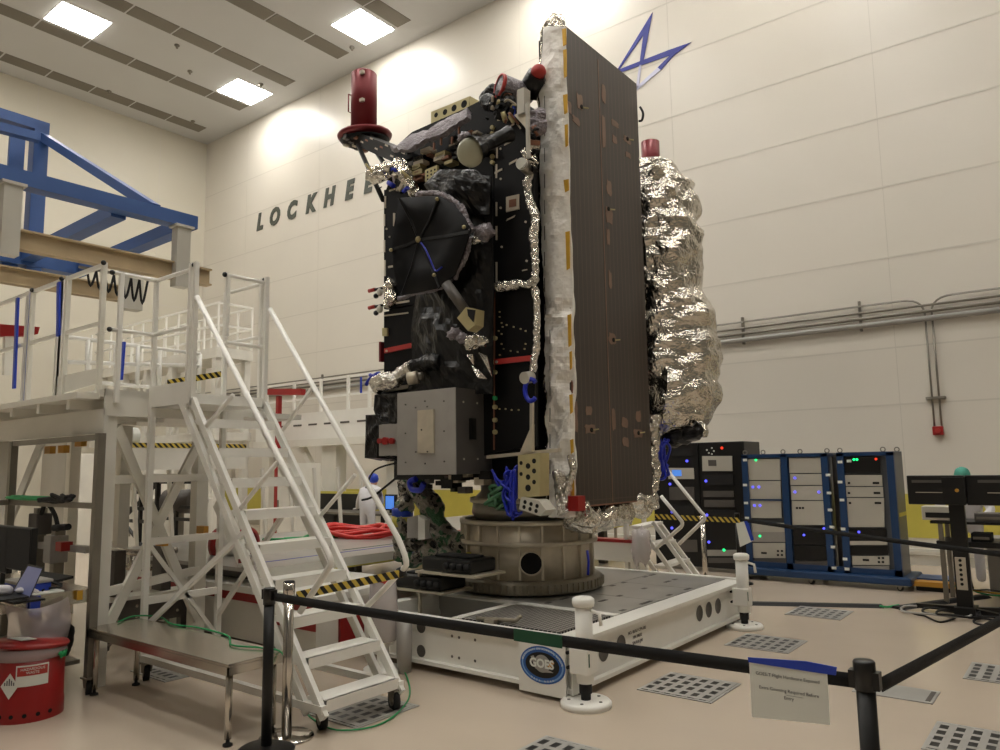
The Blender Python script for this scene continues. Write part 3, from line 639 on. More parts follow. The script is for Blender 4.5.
MB().box(XA+.0005, XA+.003, onA(602.5, 200).y-.008, onA(602.5, 200).y+.008, ZB+.02, ZT-.08).build('centre_seam', 'patch', arr)
for q in ((576, 92, 583, 112), (565, 98, 572, 116), (572, 114, 580, 127), (601, 82, 606, 105), (601, 112, 606, 150), (611, 118, 619, 130), (612, 134, 617, 145), (623, 134, 631, 146), (625, 150, 631, 160), (606, 178, 612, 198), (605, 206, 613, 226), (606, 228, 610, 246), (608, 332, 616, 346), (570, 400, 578, 432), (585, 406, 592, 416), (584, 424, 596, 434), (611, 408, 616, 432), (621, 417, 628, 428), (635, 410, 641, 422), (633, 429, 643, 438), (622, 437, 629, 447), (608, 270, 612, 290)): patch(*q)
for x, y in ((581, 107), (627, 139), (608, 209), (613, 340), (591, 430), (638, 433)):
    p = onA(x, y); MB().cyl(p+V((-.002, 0, 0)), p+V((.012, 0, 0)), .022, n=12).build('hold_down', 'hole', arr)
    MB().bar(p+V((.01, .02, 0)), p+V((.03, .09, .01)), .012).build('pin', 'gold', arr)
# blanketed edge of the folded wing
def edge(u, v):
    py = 517-(517-27)*v; xl = [548, 547, 546, 545, 541, 541, 541, 542, 540, 539, 541][min(10, int(v*10))]; i = min(9, int(v*10)); L_ = [549, 547, 545, 545, 545, 543, 541, 540, 539, 539, 544]
    xl = L_[i]+(L_[i+1]-L_[i])*(v*10-i); R_ = [575, 575, 574, 574, 573, 572, 570, 569, 568, 566, 565]; xr = R_[i]+(R_[i+1]-R_[i])*(v*10-i)+.5
    p = at(xl+(xr-xl)*u, py, 1, Y0-.03); e = min(1, 8*(1-u))
    return p+V((0, -1, 0))*(crumple(p, 3.6, .045, 2)*e*(1.6 if v < .45 else .7)+.03*math.sin(PI*u))
o = MB().grid(edge, 22, 150, False).build('edge_blanket', 'blanket', sat, label='white crumpled edge blanket'); md = o.modifiers.new('thick', 'SOLIDIFY'); md.thickness = .02
def side(u, v):
    p = edge(0, v); q = p+V((-.03*math.sin(PI*u), .9*u, 0)); return q+V((crumple(q, 4, .04, 5), 0, 0))
o = MB().grid(side, 10, 90, False).build('edge_blanket', 'foild', sat, label='silver inner face'); md = o.modifiers.new('thick', 'SOLIDIFY'); md.thickness = .015
sheet('edge_foil', 'foild', [(14, 553, 557), (22, 547, 562), (34, 541, 565)], Y0, 3, .05, 7, 8, 8, th=.05)
for y0_, y1_, w in ((29, 44, 4), (50, 76, 3.2), (95, 112, 4), (125, 145, 3), (180, 190, 5), (232, 268, 4), (315, 345, 3.4), (352, 368, 2.2), (395, 412, 3), (440, 452, 3), (480, 500, 3)):
    xr = 565.8+(y0_-30)*.0175
    plate('tape_patch', 'amber', [(xr-w, y0_), (xr, y0_-1), (xr+.3, y1_), (xr-w*.7, y1_+2)], Y0-.09, .01)
for k in range(16):
    y0_ = 70+k*26; MB().bar(at(544.5 if k < 10 else 550, y0_, 1, Y0-.1), at(544.7 if k < 10 else 550, y0_+14, 1, Y0-.1), .006).build('print_mark', 'greyd', sat)
MB().tube(smooth_path([at(x, y, 1, 7.4) for x, y in ((640, 107), (643, 113), (642, 120), (639, 121))], 4), .014, 6).build('cable', 'rubber', sat)
# foil bundle below the array
foil_rope([V((-3.8, 5.9, 1.22)), V((-3.85, 6.3, 1.16)), V((-3.85, 6.8, 1.2)), V((-3.8, 7.3, 1.25))], .13, 41, 'foild', k=12, n=18, label='foil bundle below the panel')
foil_rope([V((-3.74, 7.42, 1.2)), V((-3.74, 7.42, 1.5)), V((-3.72, 7.42, 1.9)), V((-3.72, 7.45, 2.2))], .07, 42, 'foild', k=8)
# ---- silver bag
rows = [(163, 644, 664), (170, 640, 675), (180, 640, 686), (190, 642, 693), (200, 642, 699), (225, 644, 702), (255, 646, 703), (285, 646, 706), (310, 648, 711), (335, 648, 717), (360, 650, 722), (385, 650, 723), (402, 650, 720), (415, 652, 712), (428, 654, 702), (438, 656, 690), (443, 660, 676)]
NB = 72
mb = MB(); vs = []; NR = 110; YB_ = 8.0
for j in range(NR+1):
    t = j/NR*(len(rows)-1); i = min(int(t), len(rows)-2); t -= i
    py, xl, xr_ = [rows[i][k]*(1-t)+rows[i+1][k]*t for k in range(3)]
    xl -= 30
    c = at((xl+xr_)/2, py, 1, YB_); e = at(xr_, py, 1, YB_); d = (e-c); view = (c-CP); view.z = 0; view.normalize(); side_ = V((view.y, -view.x, 0))
    R = abs(d.dot(side_))
    for k in range(NB):
        a = 2*PI*k/NB; p = c+side_*math.cos(a)*R*(1 if math.cos(a) > 0 else .8)+view*math.sin(a)*R*.75
        q = V((p.x*2.4+p.z*1.1, p.y*2.4, p.z*2.6-p.x*1.2)); n_ = (noise.ridged_multi_fractal(q*.7, 1.0, 2.1, 3, 1, 2)-1.0)*.075+noise.noise(V((q.x*.9, q.y, q.z*2.4)))*.07
        vs.append(p+(p-c).normalized()*(n_+.01)*min(1, R*3)+V((0, 0, noise.noise(q*1.7)*.03)))
mb.add(vs, [(j*NB+k, (j+1)*NB+k, (j+1)*NB+(k+1) % NB, j*NB+(k+1) % NB) for j in range(NR) for k in range(NB)]+[tuple(range(NB)), tuple(range(NR*NB, NR*NB+NB))[::-1]], False)
mb.build('wrapped_instrument', 'foild', sat, label='large crumpled silver bag')
foil_rope([at(x, y, 1, 7.9) for x, y in ((652, 443), (665, 440), (680, 437), (700, 430))], .1, 51, 'kapton', 'dark_foil', k=8)
foil_rope([at(x, y, 1, 7.9) for x, y in ((688, 422), (698, 428), (700, 438))], .08, 52, 'foild', k=8)
foil_rope([at(x, y, 1, 7.7) for x, y in ((654, 165), (650, 180), (646, 200))], .1, 53, 'foild', k=8)
MB().lathe([(0, 0), (.115, 0), (.115, .45), (0, .45)], at(651.5, 177, 1, 8.3), 20).build('red_cover', 'redano', sat, label='small red cylinder behind the silver bag')

# ---- ring stand and dolly
DZ = .42
rs = thing('ring_stand', (-4.8, 6.58, DZ), 'ribbed metal ring stand carrying the satellite on the white dolly', 'stand')
cx, cy, R = -4.8, 6.58, .69
MB().lathe([(R-.03, .56), (R, .56), (R, 1.12), (R-.03, 1.12)], (cx, cy, 0), 64).build('shell', 'alu', rs)
MB().lathe([(R-.1, .44), (R+.07, .44), (R+.08, .46), (R+.08, .54), (R+.03, .57), (R-.1, .57)], (cx, cy, 0), 72).build('base_ring', 'alud', rs)
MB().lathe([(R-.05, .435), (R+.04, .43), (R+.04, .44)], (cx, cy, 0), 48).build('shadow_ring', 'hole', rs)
for k in range(72): 
    a = 2*PI*k/72
    if math.sin(a) > .5: continue
    p = V((cx+(R+.08)*math.cos(a), cy+(R+.08)*math.sin(a), .46)); MB().bar(p, p+V((0, 0, .08)), .022).build('gear_tooth', 'alud', rs)
for z in (.915, 1.12): MB().lathe([(R-.02, z-.025), (R+.035, z-.025), (R+.04, z), (R+.035, z+.02), (R-.02, z+.02)], (cx, cy, 0), 72).build('flange', 'alu', rs)
for k in range(20):
    a = 2*PI*(k+.5)/20+math.atan2(at(535, 560, 1, 5.9).y-cy-.05, at(535, 560, 1, 5.9).x-cx)
    if math.sin(a) > .45: continue
    p = V((cx+(R+.015)*math.cos(a), cy+(R+.015)*math.sin(a), .58)); MB().bar(p, p+V((0, 0, .52)), .02, .035, (math.cos(a), math.sin(a), 0)).build('rib', 'alu', rs)
a = math.atan2(-.68, .72)  # porthole facing the camera
for k, (a, r) in enumerate(((math.atan2(at(535, 560, 1, 5.9).y-cy-.05, at(535, 560, 1, 5.9).x-cx), .12), (math.atan2(-.35, -.62), .08))):
    d = V((math.cos(a), math.sin(a), 0)); p = V((cx, cy, .74))+d*(R-.01)
    po = MB().lathe([(0, .022), (r*.86, .022), (r*.86, .03)], p, 28, d).build('porthole', 'hole', rs); MB().lathe([(r*.86, .012), (r*.86, .036), (r, .036), (r, .012)], p, 28, d).build('porthole_rim', 'alu', po)
d = V((math.cos(-1.95), math.sin(-1.95), 0)); p = V((cx, cy, .72))+d*(R+.02); MB().box(p.x-.025, p.x+.025, p.y-.02, p.y, p.z, p.z+.1).build('yellow_label', 'yellow', rs)
p = at(588, 575, 1, 6.0); MB().tube([p, p+V((.01, 0, .12)), p+V((0, 0, .22))], .012, 6).build('blue_strap', 'bluecab', rs)

dl = thing('dolly', (-4.6, 6.4, 0), 'large white rectangular steel dolly under the satellite', 'dolly')
def ibeam(mb, x0, x1, y0, y1, z0, z1, face):
    fl = .03
    mb.box(x0, x1, y0, y1, z0, z0+fl).box(x0, x1, y0, y1, z1-fl, z1)
    if face == 'y': mb.box(x0, x1, y0+.05, y0+.08, z0+fl, z1-fl)
    else: mb.box(x1-.08, x1-.05, y0, y1, z0+fl, z1-fl)
    return mb
fb = ibeam(MB(), -5.3, -3.06, 4.68, 4.86, .06, DZ, 'y').build('front_beam', 'white', dl)
MB().box(-3.058, -3.045, 4.675, 4.865, .055, DZ+.003).build('end_plate', 'white', dl)
sb = ibeam(MB(), -3.26, -3.05, 4.87, 8.09, .06, DZ, 'x').build('side_beam', 'white', dl)
MB().box(-6.4, -3.05, 8.1, 8.2, .06, DZ+.01).build('back_beam', 'white', dl)
MB().box(-5.4, -5.26, 4.86, 8.1, .06, DZ+.005).build('cross_beam', 'white', dl)
MB().box(-6.4, -5.4, 5.7, 8.1, DZ-.03, DZ).build('deck_plate', 'greyp', dl)
MB().box(-5.26, -3.9, 5.68, 5.72, .06, DZ).build('inner_web', 'greyp', dl)
MB().box(-5.26, -4.3, 4.86, 5.7, .06, .09).build('pit_floor', 'greyp', dl)
MB().box(-4.36, -4.28, 4.86, 5.72, DZ-.01, DZ+.006).build('border_strip', 'white', dl)
MB().box(-4.28, -3.3, 4.9, 5.66, DZ-.02, DZ).build('mesh_panel', 'mesh', dl, label='perforated walkway panel')
MB().box(-5.26, -3.26, 5.66, 5.76, DZ-.01, DZ+.006).build('border_strip', 'white', dl)
for (x0, x1, y0, y1) in ((-4.1, -3.27, 5.76, 6.5), (-4.1, -3.27, 6.51, 7.3), (-4.1, -3.27, 7.31, 8.1), (-5.26, -4.11, 5.76, 8.1)): MB().box(x0, x1, y0, y1, DZ-.02, DZ+.004).build('deck_plate', 'decksteel', dl, bevel=.002)
rnd = random.Random(5)
for i in range(24):
    x = rnd.choice([-4.06, -3.7, -3.32]); y = 5.85+rnd.random()*2.2; MB().box(x-.02, x+.02, y-.04, y+.04, DZ+.004, DZ+.006).build('slot', 'greyd', dl)
for px, py, r in ((421, 627, .05), (421, 651, .05)): p = at(px, py, 1, 4.729); MB().cyl(p, p+V((0, .003, 0)), r, n=24).build('hole', 'greyd', fb)
for px, py in ((452, 636), (459, 637.5), (475, 640), (452, 656.5), (459, 658), (475, 661)): p = at(px, py, 1, 4.729); MB().cyl(p, p+V((0, .003, 0)), .012, n=10).build('bolt_hole', 'greyd', fb)
for y, r in ((5.47, .1), (5.2, .1), (7.0, .1), (7.22, .1), (7.45, .1)):
    p = V((-3.1, y, .25)); MB().lathe([(0, .001), (.07, .001), (.075, .004)], p, 24, (1, 0, 0)).build('hole', 'greyd', sb)
mb = MB()
for i, s in enumerate(('NO. 00767 CPM-002', 'P/N 38652', 'S/N 0.01.JW')): put_text(mb, s, (-3.098, 5.75, .31-.045*i), (0, 1, 0), (0, 0, 1), .036, extr=.001, align='CENTER')
mb.build('stencil', 'greyd', sb)
p = at(437, 612, 1, 5.675); MB().cyl(p, p+V((0, -.004, 0)), .05, n=24).build('white_disc', 'paper', dl)
MB().box(-4.0, -3.9, 4.85, 4.95, DZ, DZ+.03).tube([(-4.1, 4.88, DZ+.02), (-3.75, 4.95, DZ+.03), (-3.72, 4.98, DZ+.07)], .018, 8).build('clamp_tool', 'alud', dl)
# emblem board
eb = MB().box(at(519, 640, 1, 4.66).x, -3.09, 4.65, 4.665, .03, .41).build('emblem_board', 'white', dl, label='white board with an oval mission emblem')
ec = at(542.5, 665, 1, 4.65); X_ = V((1, 0, 0)); Z_ = V((0, 0, 1))
def oval(name, m, rx, rz, d, par, cx=0, cz=0, th=.002):
    pts = [ec+X_*(cx+rx*math.cos(t))+Z_*(cz+rz*math.sin(t))+V((0, -d, 0)) for t in [2*PI*i/40 for i in range(40)]]
    return MB().prism(pts, (0, th, 0)).build(name, m, par)
M['embl'] = mat('emblem_blue', (42, 92, 165), .4); M['emlb'] = mat('emblem_light', (120, 165, 215), .4)
ov = oval('blue_oval', 'embl', .2, .132, .002, eb); oval('light_ring', 'emlb', .185, .12, .003, ov); oval('blue_ring', 'embl', .172, .108, .004, ov); oval('dark_field', 'blackm', .15, .09, .005, ov)
oval('globe', 'greyp', .07, .062, .006, ov, 0, .01)
MB().prism([ec+V((x, -.008, z)) for x, z in ((-.1, .05), (-.075, .06), (-.02, -.02), (.07, -.03), (.1, -.04), (0, -.05), (-.06, -.03))], (0, .002, 0)).build('craft_shape', 'grey', ov)
MB().prism([ec+V((x, -.008, z)) for x, z in ((.05, 0), (.09, .05), (.11, .03), (.07, -.02))], (0, .002, 0)).build('orange_wing', 'orange', ov)
put_text(MB(), 'GOES', ec+V((0, -.012, .01)), X_, Z_, .085, extr=.001, bold=.003).build('emblem_word', 'paper', ov)
for s, a0, a1, top in (('GEOSTATIONARY', 168, 112, 1), ('ENVIRONMENTAL', 104, 52, 1), ('SATELLITE', 44, 10, 1), ('NASA', 238, 262, 0), ('NOAA', 278, 302, 0)):
    mb = MB()
    for i, ch in enumerate(s):
        t = math.radians(a0+(a1-a0)*i/(len(s)-1)); nn = V((math.cos(t)/.178, 0, math.sin(t)/.113)).normalized()*(1 if top else -1)
        xx = V((nn.z, 0, -nn.x)); put_text(mb, ch, ec+V((.178*math.cos(t), -.006, .113*math.sin(t))), xx, nn, .02, extr=.0005)
    mb.build('rim_word', 'paper', ov)
# jacks
def jack(x, y, label, sgn=1):
    j = thing('levelling_jack', (x, y, 0), label, 'jack', 'white levelling jacks')
    MB().lathe([(0, .0), (.18, .0), (.18, .03), (.165, .045), (0, .045)], (x, y, 0), 32).build('foot', 'white', j)
    for k in range(5): a = k*2*PI/5; MB().cyl((x+.12*math.cos(a), y+.12*math.sin(a), .045), (x+.12*math.cos(a), y+.12*math.sin(a), .049), .012, n=10).build('bolt_hole', 'greyd', j)
    MB().lathe([(.035, .045), (.035, .09), (.045, .09), (.045, .17)], (x, y, 0), 20).build('sleeve', 'rubber', j)
    MB().lathe([(0, .16), (.062, .16), (.062, .7), (0, .7)], (x, y, 0), 24).build('tube', 'white', j)
    MB().lathe([(0, .68), (.075, .68), (.08, .7), (.08, .73), (.06, .745), (0, .745)], (x, y, 0), 24).build('cap', 'white', j)
    MB().box(x-.09, x+.07, y-.07, y+.07, .22, .4).build('bracket', 'white', j, bevel=.012)
    for z in (.26, .36): MB().cyl((x-.1, y-.04, z), (x-.1, y-.075, z), .013, n=8).build('bolt', 'blackm', j)
    MB().tube([(x+.05, y, .66), (x+.13, y, .64), (x+.14, y, .56)], .014, 8).build('crank', 'white', j); MB().box(x+.03, x+.072, y-.062, y-.05, .28, .37).build('green_label', 'greentape', j)
    return j
jack(-2.95, 4.69, 'white jack post at the front corner of the dolly, beside the oval emblem')
jack(-2.95, 7.76, 'white jack post at the rear corner of the dolly, before the blue racks')

# ======================= STANCHIONS AND BELTS =======================
def stanchion(x, y, h, label, chrome=False, group='belt posts'):
    s = thing('belt_post', (x, y, 0), label, 'stanchion', group)
    MB().lathe([(0, .0), (.17, .0), (.17, .008), (.15, .02), (.04, .03), (0, .03)], (x, y, 0), 32).build('base', 'chrome' if chrome else 'black', s)
    MB().lathe([(0, .03), (.032, .03), (.032, h-.1), (0, h-.1)], (x, y, 0), 20).build('post', 'chrome' if chrome else 'blackm', s)
    MB().lathe([(0, h-.1), (.037, h-.1), (.037, h-.006), (.033, h), (0, h)], (x, y, 0), 20).build('belt_head', 'black' if not chrome else 'rubber', s)
    if chrome:
        MB().lathe([(.0375, h-.1), (.0385, h-.1), (.0385, h-.01), (.0375, h-.01)], (x, y, 0), 20).build('head_rim', 'chrome', s)
    return s
pl = stanchion(-4.085, 2.87, .955, 'black belt post at the left, in front of the chrome one')
pr2 = stanchion(-.7, 2.95, .98, 'black belt post at the lower right, nearest the camera')
stanchion(-4.16, 3.07, .965, 'chrome belt post behind the left black one, by the stair foot', True)
pf = stanchion(-4.02, 10.5, .97, 'far black belt post between the dolly and the blue racks')
for p_ in (pl, pr2): 
    x, y = p_.location.x, p_.location.y
    MB().box(x-.05, x+.05, y-.022, y+.022, .885, .945).build('belt_clip', 'black', p_)
stanchion(-.3, 5.25, .98, 'black belt post just outside the right edge, near the floor plate')
q_ = at(1040, 559, 1, 8.0); stanchion(q_.x, q_.y, .98, 'black belt post just outside the right edge, far from the camera')
def belt(p, q, w, sag, label, h=.05):
    p, q = V(p), V(q)
    def f(u, v): c = p.lerp(q, u); return c+V((0, 0, -4*sag*u*(1-u)+(v-.5)*h))
    o = MB().grid(f, 24, 1).build('barrier_belt', 'belt', label=label, cat='belt', group='barrier belts')
    md = o.modifiers.new('thick', 'SOLIDIFY'); md.thickness = .003; return o
belt((-4.04, 2.87, .905), (-.75, 2.95, .905), 0, .012, 'black belt crossing in front of the white dolly')
belt((-.65, 2.97, .9), (-.3, 5.2, .9), 0, .0, 'black belt running from the lower right post to the right edge')
belt((-3.98, 10.5, .88), at(1040, 559, 1, 8.0), 0, .01, 'black belt stretched in front of the blue racks')
MB().box(-2.07-.0, -1.72, 2.905, 2.912, .87, .93).build('tape_strip', 'greentape') if False else None
g0 = at(517, 637, 1, 2.885); g1 = at(564, 645, 1, 2.885)
MB().frame((g0.x, 2.86, g0.z-.012), (g1.x-g0.x, .008, g1.z-g0.z), (0, .004, 0), (0, 0, .055)).build('green_tape', 'greentape', label='dark green tape on the front belt above the oval emblem', cat='tape')
# paper sign
yy = 2.9
def P2(x, y): return at(x, y, 1, yy)
sg = thing('paper_sign', P2(790, 724), 'white paper notice taped to the front belt', 'sign')
q = [P2(749, 661), P2(827, 672), P2(830, 725), P2(752, 717)]
MB().prism(q, (0, .002, 0)).build('sheet', 'paper', sg)
q = [P2(748, 657), P2(790, 660), P2(806, 661), P2(837, 667), P2(836, 675), P2(820, 673), P2(749, 662)]
MB().prism(q, (0, -.004, 0)).build('blue_tape', 'bluetape', sg, label='blue tape strip')
X_ = (P2(827, 672)-P2(749, 661)).normalized(); Z_ = V((0, 0, 1)); Z_ = (Z_-X_*Z_.dot(X_)).normalized()
for i, (s, px, py) in enumerate((('GOES-T Flight Hardware Exposed', 787, 677.5), ('Extra Gowning Required Before', 788.5, 691.5), ('Entry', 789, 698.5))):
    put_text(MB(), s, P2(px, py)+V((0, -.002, 0)), X_, Z_, .0165, extr=.0002, align='CENTER').build('notice_line', 'ink', sg)
a = P2(788, 695.4); MB().bar(a+X_*-.005+V((0, -.002, 0)), a+X_*.055+V((0, -.002, 0)), .0008).build('underline', 'ink', sg)
p2 = thing('paper_sign', (-4.0, 10.4, .7), 'white paper hanging on blue tape from the far belt, beside the blue racks', 'sign')
yy = 10.4
MB().prism([P2(736, 523), P2(746, 521), P2(753, 541), P2(740, 547)], (0, .004, 0)).build('sheet', 'paper', p2)
MB().prism([P2(744, 521), P2(748, 521), P2(754, 540), P2(751, 541)], (0, -.005, 0)).build('blue_tape', 'bluetape', p2)

# ======================= MOBILE STAIR =======================
def stair(loc_label, X0, YA, YB2, run, zt, n, name_group=None, hr=True, z0=.2):
    """treads climb towards -x from X0; sides at y=YA and y=YB2"""
    s = thing('mobile_stair', (X0-run/2, (YA+YB2)/2, 0), loc_label, 'stair', 'white rolling stairs')
    dx = -run/(n); rise = (zt-z0)/n
    for k in range(n):
        x = X0+dx*k; z = z0+rise*k
        MB().box(x-.17, x+.02, YA+.02, YB2-.02, z-.02, z+.02).box(x-.0, x+.025, YA+.02, YB2-.02, z-.05, z+.02).build('tread', 'white', s)
    top = V((X0-run, 0, zt))
    for y in (YA, YB2):
        for off in (0, .17):
            a = V((X0-off+.03, y, z0-.08)); b = V((X0-run-off+.03, y, zt-.05+(0 if off == 0 else 0)))
            MB().bar(a, b, .035, .06, (0, 0, 1)).build('stringer', 'white', s)
    return s, dx, rise
YA, YC = 3.2, 3.87; ZT = 2.3; XT = -5.66
st1, dx, rise = stair('white rolling stair with handrails climbing to the work platform', -3.98, YA, YC, 1.68, ZT, 9)
MB().box(-6.3, XT+.02, YA, YC, ZT-.08, ZT).build('top_platform', 'white', st1)
MB().box(-6.3, XT, YA-.02, YA+.02, ZT-.08, ZT+.1).build('toe_board', 'white', st1)
# handrails
for y, top_, low, bend, end in ((YA, (197, 297), (319, 536), (330, 566), (300, 612)), (YC, (270, 309), (398, 538), (405, 567), (362, 612))):
    a = at(*top_, 1, y); b = at(*low, 1, y); c = at(*bend, 1, y); e = at(*end, 1, y)
    MB().tube([a, b]+arc(b, c+V((.05, 0, .02)), c, 5)[1:]+[e], .021, 10).build('handrail', 'white', st1)
for y, q in ((YA, ((233, 395, 205, 428), (280, 459, 240, 509))), (YC, ((312, 388, 283, 430), (355, 475, 321, 515)))):
    for a, b, c, d in q: MB().tube([at(a, b, 1, y), at(c, d, 1, y)], .017, 8).build('rail_brace', 'white', st1)
p = at(403, 577, 1, YC); p0 = at(296, 600, 1, YA); MB().frame(p0+V((0, 0, -.0)), p-p0, (.004, 0, 0), (0, 0, .055)).build('hazard_strap', 'hazard', st1, label='yellow and black striped strap')
MB().cyl(p+V((0, 0, .0)), p+V((-.03, 0, .06)), .03, n=10).build('strap_wrap', 'rubber', st1)
# top guard rails
for y in (YA, YC):
    for x in (XT+.02, XT-.05): MB().bar((x, y, ZT-.1), (x, y, 3.38), .035).build('guard_post', 'white', st1)
    MB().ball((XT+.02-.035, y, 3.36), .022, nu=10, nv=6).build('end_cap', 'black', st1)
for z in (3.33, 2.85):
    MB().tube([(XT, YC, z), (XT-.64, YC, z)], .018, 8).build('guard_rail', 'white', st1)
    MB().tube([(XT, YA, z), (-6.28, YA, z)], .018, 8).build('guard_rail', 'white', st1)
    MB().tube([(-6.28, YA, z), (-6.28, 2.84, z)], .018, 8).build('guard_rail', 'white', st1)
    MB().ball((-6.28, 2.82, z), .022, nu=10, nv=6).build('end_cap', 'black', st1)
for x, y in ((-6.28, YA), (-6.28, 2.9), (-6.28, YC)): MB().bar((x, y, ZT-.05), (x, y, 3.34), .035).build('guard_post', 'white', st1)
# gate at the right rear, running in y
for z in (3.36, 2.78): MB().tube([(XT, 3.5, z-.03), (XT, YC, z-.03)], .018, 8).build('gate_rail', 'white', st1)
MB().bar((XT, 3.5, 2.8), (XT, 3.5, 3.33), .03).build('gate_post', 'white', st1)
MB().ball((XT, 3.47, 3.33), .022, nu=10, nv=6).build('end_cap', 'black', st1)
# undercarriage
for x, y in ((-6.27, YA), (-6.27, YC)): MB().bar((x, y, .15), (x, y, ZT-.05), .045).build('rear_leg', 'white', st1)
for y in (YA, YC): MB().bar((-6.3, y, .17), (-3.95, y, .17), .05).build('base_rail', 'white', st1)
for z in (.17, .62, 1.1, 1.62): MB().bar((-6.27, YA, z), (-6.27, YC, z), .03, .06).build('cross_bar', 'white', st1)
MB().bar((-6.27, YA, .4), at(245, 532, 1, YA), .035).build('side_brace', 'white', st1)
MB().bar((-6.27, YC, .4), (-5.3, YC, 1.35), .035).build('side_brace', 'white', st1)
MB().bar((-6.27, YA, 1.1), (-6.27, YC, .22), .03).build('rear_brace', 'white', st1)
MB().bar((-4.0, YA, .17), (-4.0, YC, .17), .05).build('base_rail', 'white', st1)
def caster(x, y, z, r, par, col='greenwrap'):
    c = MB().lathe([(0, -.02), (r, -.02), (r, .02), (0, .02)], (x, y, r), 20, (.35, 1, 0)).build('caster_wheel', 'rubber', par)
    MB().lathe([(0, -.024), (r*.55, -.024), (r*.55, .024), (0, .024)], (x, y, r), 16, (.35, 1, 0)).build('hub', 'steeld', c)
    MB().box(x-.05, x+.05, y-.045, y+.045, z-.012, z).build('caster_plate', 'steeld', par)
    for s in (-1, 1): MB().prism([V((x-.035, y+s*.034, z-.01)), V((x+.035, y+s*.034, z-.01)), V((x+.015, y+s*.034, r)), V((x-.015, y+s*.034, r))], (0, .004, 0)).build('fork', 'steeld', par)
for x, y in ((-4.1, YA+.1), (-4.0, YC-.02), (-6.2, YA), (-6.2, YC)): caster(x, y, .145, .065, st1)

# ======================= WORK PLATFORM =======================
wp = thing('work_platform', (-8.2, 3.5, 0), 'tall white steel work platform behind the rolling stair', 'platform')
PX, PY = -6.3, 2.82
MB().box(-10.2, PX, PY, 4.1, 2.3, 2.36).build('deck', 'cream', wp)
MB().box(PX-.02, PX, PY, 4.1, 2.14, 2.36).build('fascia', 'cream', wp)
MB().box(-10.2, PX, PY, PY+.03, 2.0, 2.2).build('edge_beam', 'cream', wp)
MB().box(-10.2, PX-.1, PY-.18, PY, 2.28, 2.33).build('edge_ledge', 'cream', wp)
for x in (-9.6, -9.0, -8.4, -7.8, -7.2, -6.6): MB().box(x-.03, x+.03, PY-.16, 4.1, 2.2, 2.3).build('joist', 'cream', wp)
for x, y in ((PX-.06, PY+.06), (-7.0, 4.1), (-8.6, PY+.06), (-9.9, 4.1), (-8.6, 4.1)): MB().bar((x-.03, y, 0), (x-.03, y, 2.2), .12).build('leg', 'cream', wp)
XB = -6.85
for a, b in (((-6.36, 2.95, 2.05), (-7.0, 4.1, .25)), ((-7.0, 4.1, 2.05), (-6.36, 2.95, .45)), ((-8.6, 2.88, .9), (-7.6, 2.88, 2.05)), ((-8.6, 2.88, 1.4), (-7.7, 2.88, .1)), ((-8.6, 2.88, 1.2), (-9.6, 2.88, 2.05))): MB().bar(a, b, .025, .11).build('diagonal_brace', 'cream', wp)
for z in (1.62, .72): MB().bar((-6.36, 2.9, z), (-7.0, 4.1, z), .05, .07).build('tie_beam', 'cream', wp)
for p_ in ((-6.75, 3.55, 1.05), (-7.55, 3.0, 1.9), (-7.85, 3.0, 1.9), (-7.2, 3.0, 1.95), (-6.85, 4.0, 1.12)): MB().bar(p_, V(p_)+V((.13, 0, 0)), .05, .07).build('clamp', 'orange', wp)
for x in (-8.0, -7.9, -7.27, -7.12, -6.43): 
    MB().bar((x, PY, 2.33), (x, PY, 3.44), .04).build('rail_post', 'cream', wp)
for z in (3.42, 2.92): 
    for xa, xb in ((-9.9, -7.97), (-7.93, -7.3), (-7.16, -6.43)): MB().bar((xa, PY, z), (xb, PY, z), .028, .035).build('guard_rail', 'cream', wp)
for x in (-7.93, -7.27, -6.45): MB().ball((x+.05, PY-.02, 3.43), .022, nu=10, nv=6).build('end_cap', 'black', wp)
for x in (-8.15, -7.2): MB().bar((x, PY-.03, 2.5 if x < -8 else 2.9), (x-.05, PY-.03, 3.4), .05, .02).build('blue_strap', 'bluetape', wp)
MB().prism([at(x, y, 1, PY) for x, y in ((55, 377), (98, 368), (98, 383), (55, 396))], (0, .01, 0)).build('kick_plate', 'cream', wp)
for x in (-7.26, -7.95): MB().bar((x, PY, 2.33), (x-.0, PY, 3.42), .02).build('strap', 'amber' if x > -7.5 else 'bluetape', wp)
# fixture on deck seen behind
f2 = thing('deck_frame', (-8, 4.6, 2.36), 'white tubular frame standing on the work platform with blue strap', 'frame')
for (a, b) in (((60, 362), (200, 366)), ((60, 336), (200, 354)), ((88, 382), (200, 391))): MB().tube([at(*a, 0, -8.2), at(*b, 0, -8.2)], .022, 8).build('rail', 'white', f2)
for x, y0_, y1_ in ((116, 343, 386), (138, 346, 388), (200, 354, 392), (88, 340, 384), (160, 350, 390)): MB().tube([at(x, y0_, 0, -8.2), at(x-1, y1_, 0, -8.2)], .025, 8).build('upright', 'white', f2)
MB().bar(at(124, 342, 0, -8.1), at(121, 380, 0, -8.1), .05, .02).build('blue_strap', 'bluetape', f2)
hz = thing('hazard_board', at(200, 384, 0, -8.0), 'yellow and black striped board end at the top of the stair', 'board')
MB().frame(at(168, 386, 0, -8.0), at(221, 377, 0, -8.0)-at(168, 386, 0, -8.0), (-.02, 0, 0), (0, 0, .07)).build('striped_face', 'hazard', hz)
MB().box(-10.2, -7.8, 4.1, 5.9, 2.3, 2.36).build('deck', 'cream', wp)
wt = thing('white_tray', (-8.4, 5, 2.36), 'long low white tray on the platform beside the stair top', 'tray')
MB().box(-8.8, -8.02, 4.3, 5.6, 2.4, 2.5).build('tray_body', 'white', wt, bevel=.02)
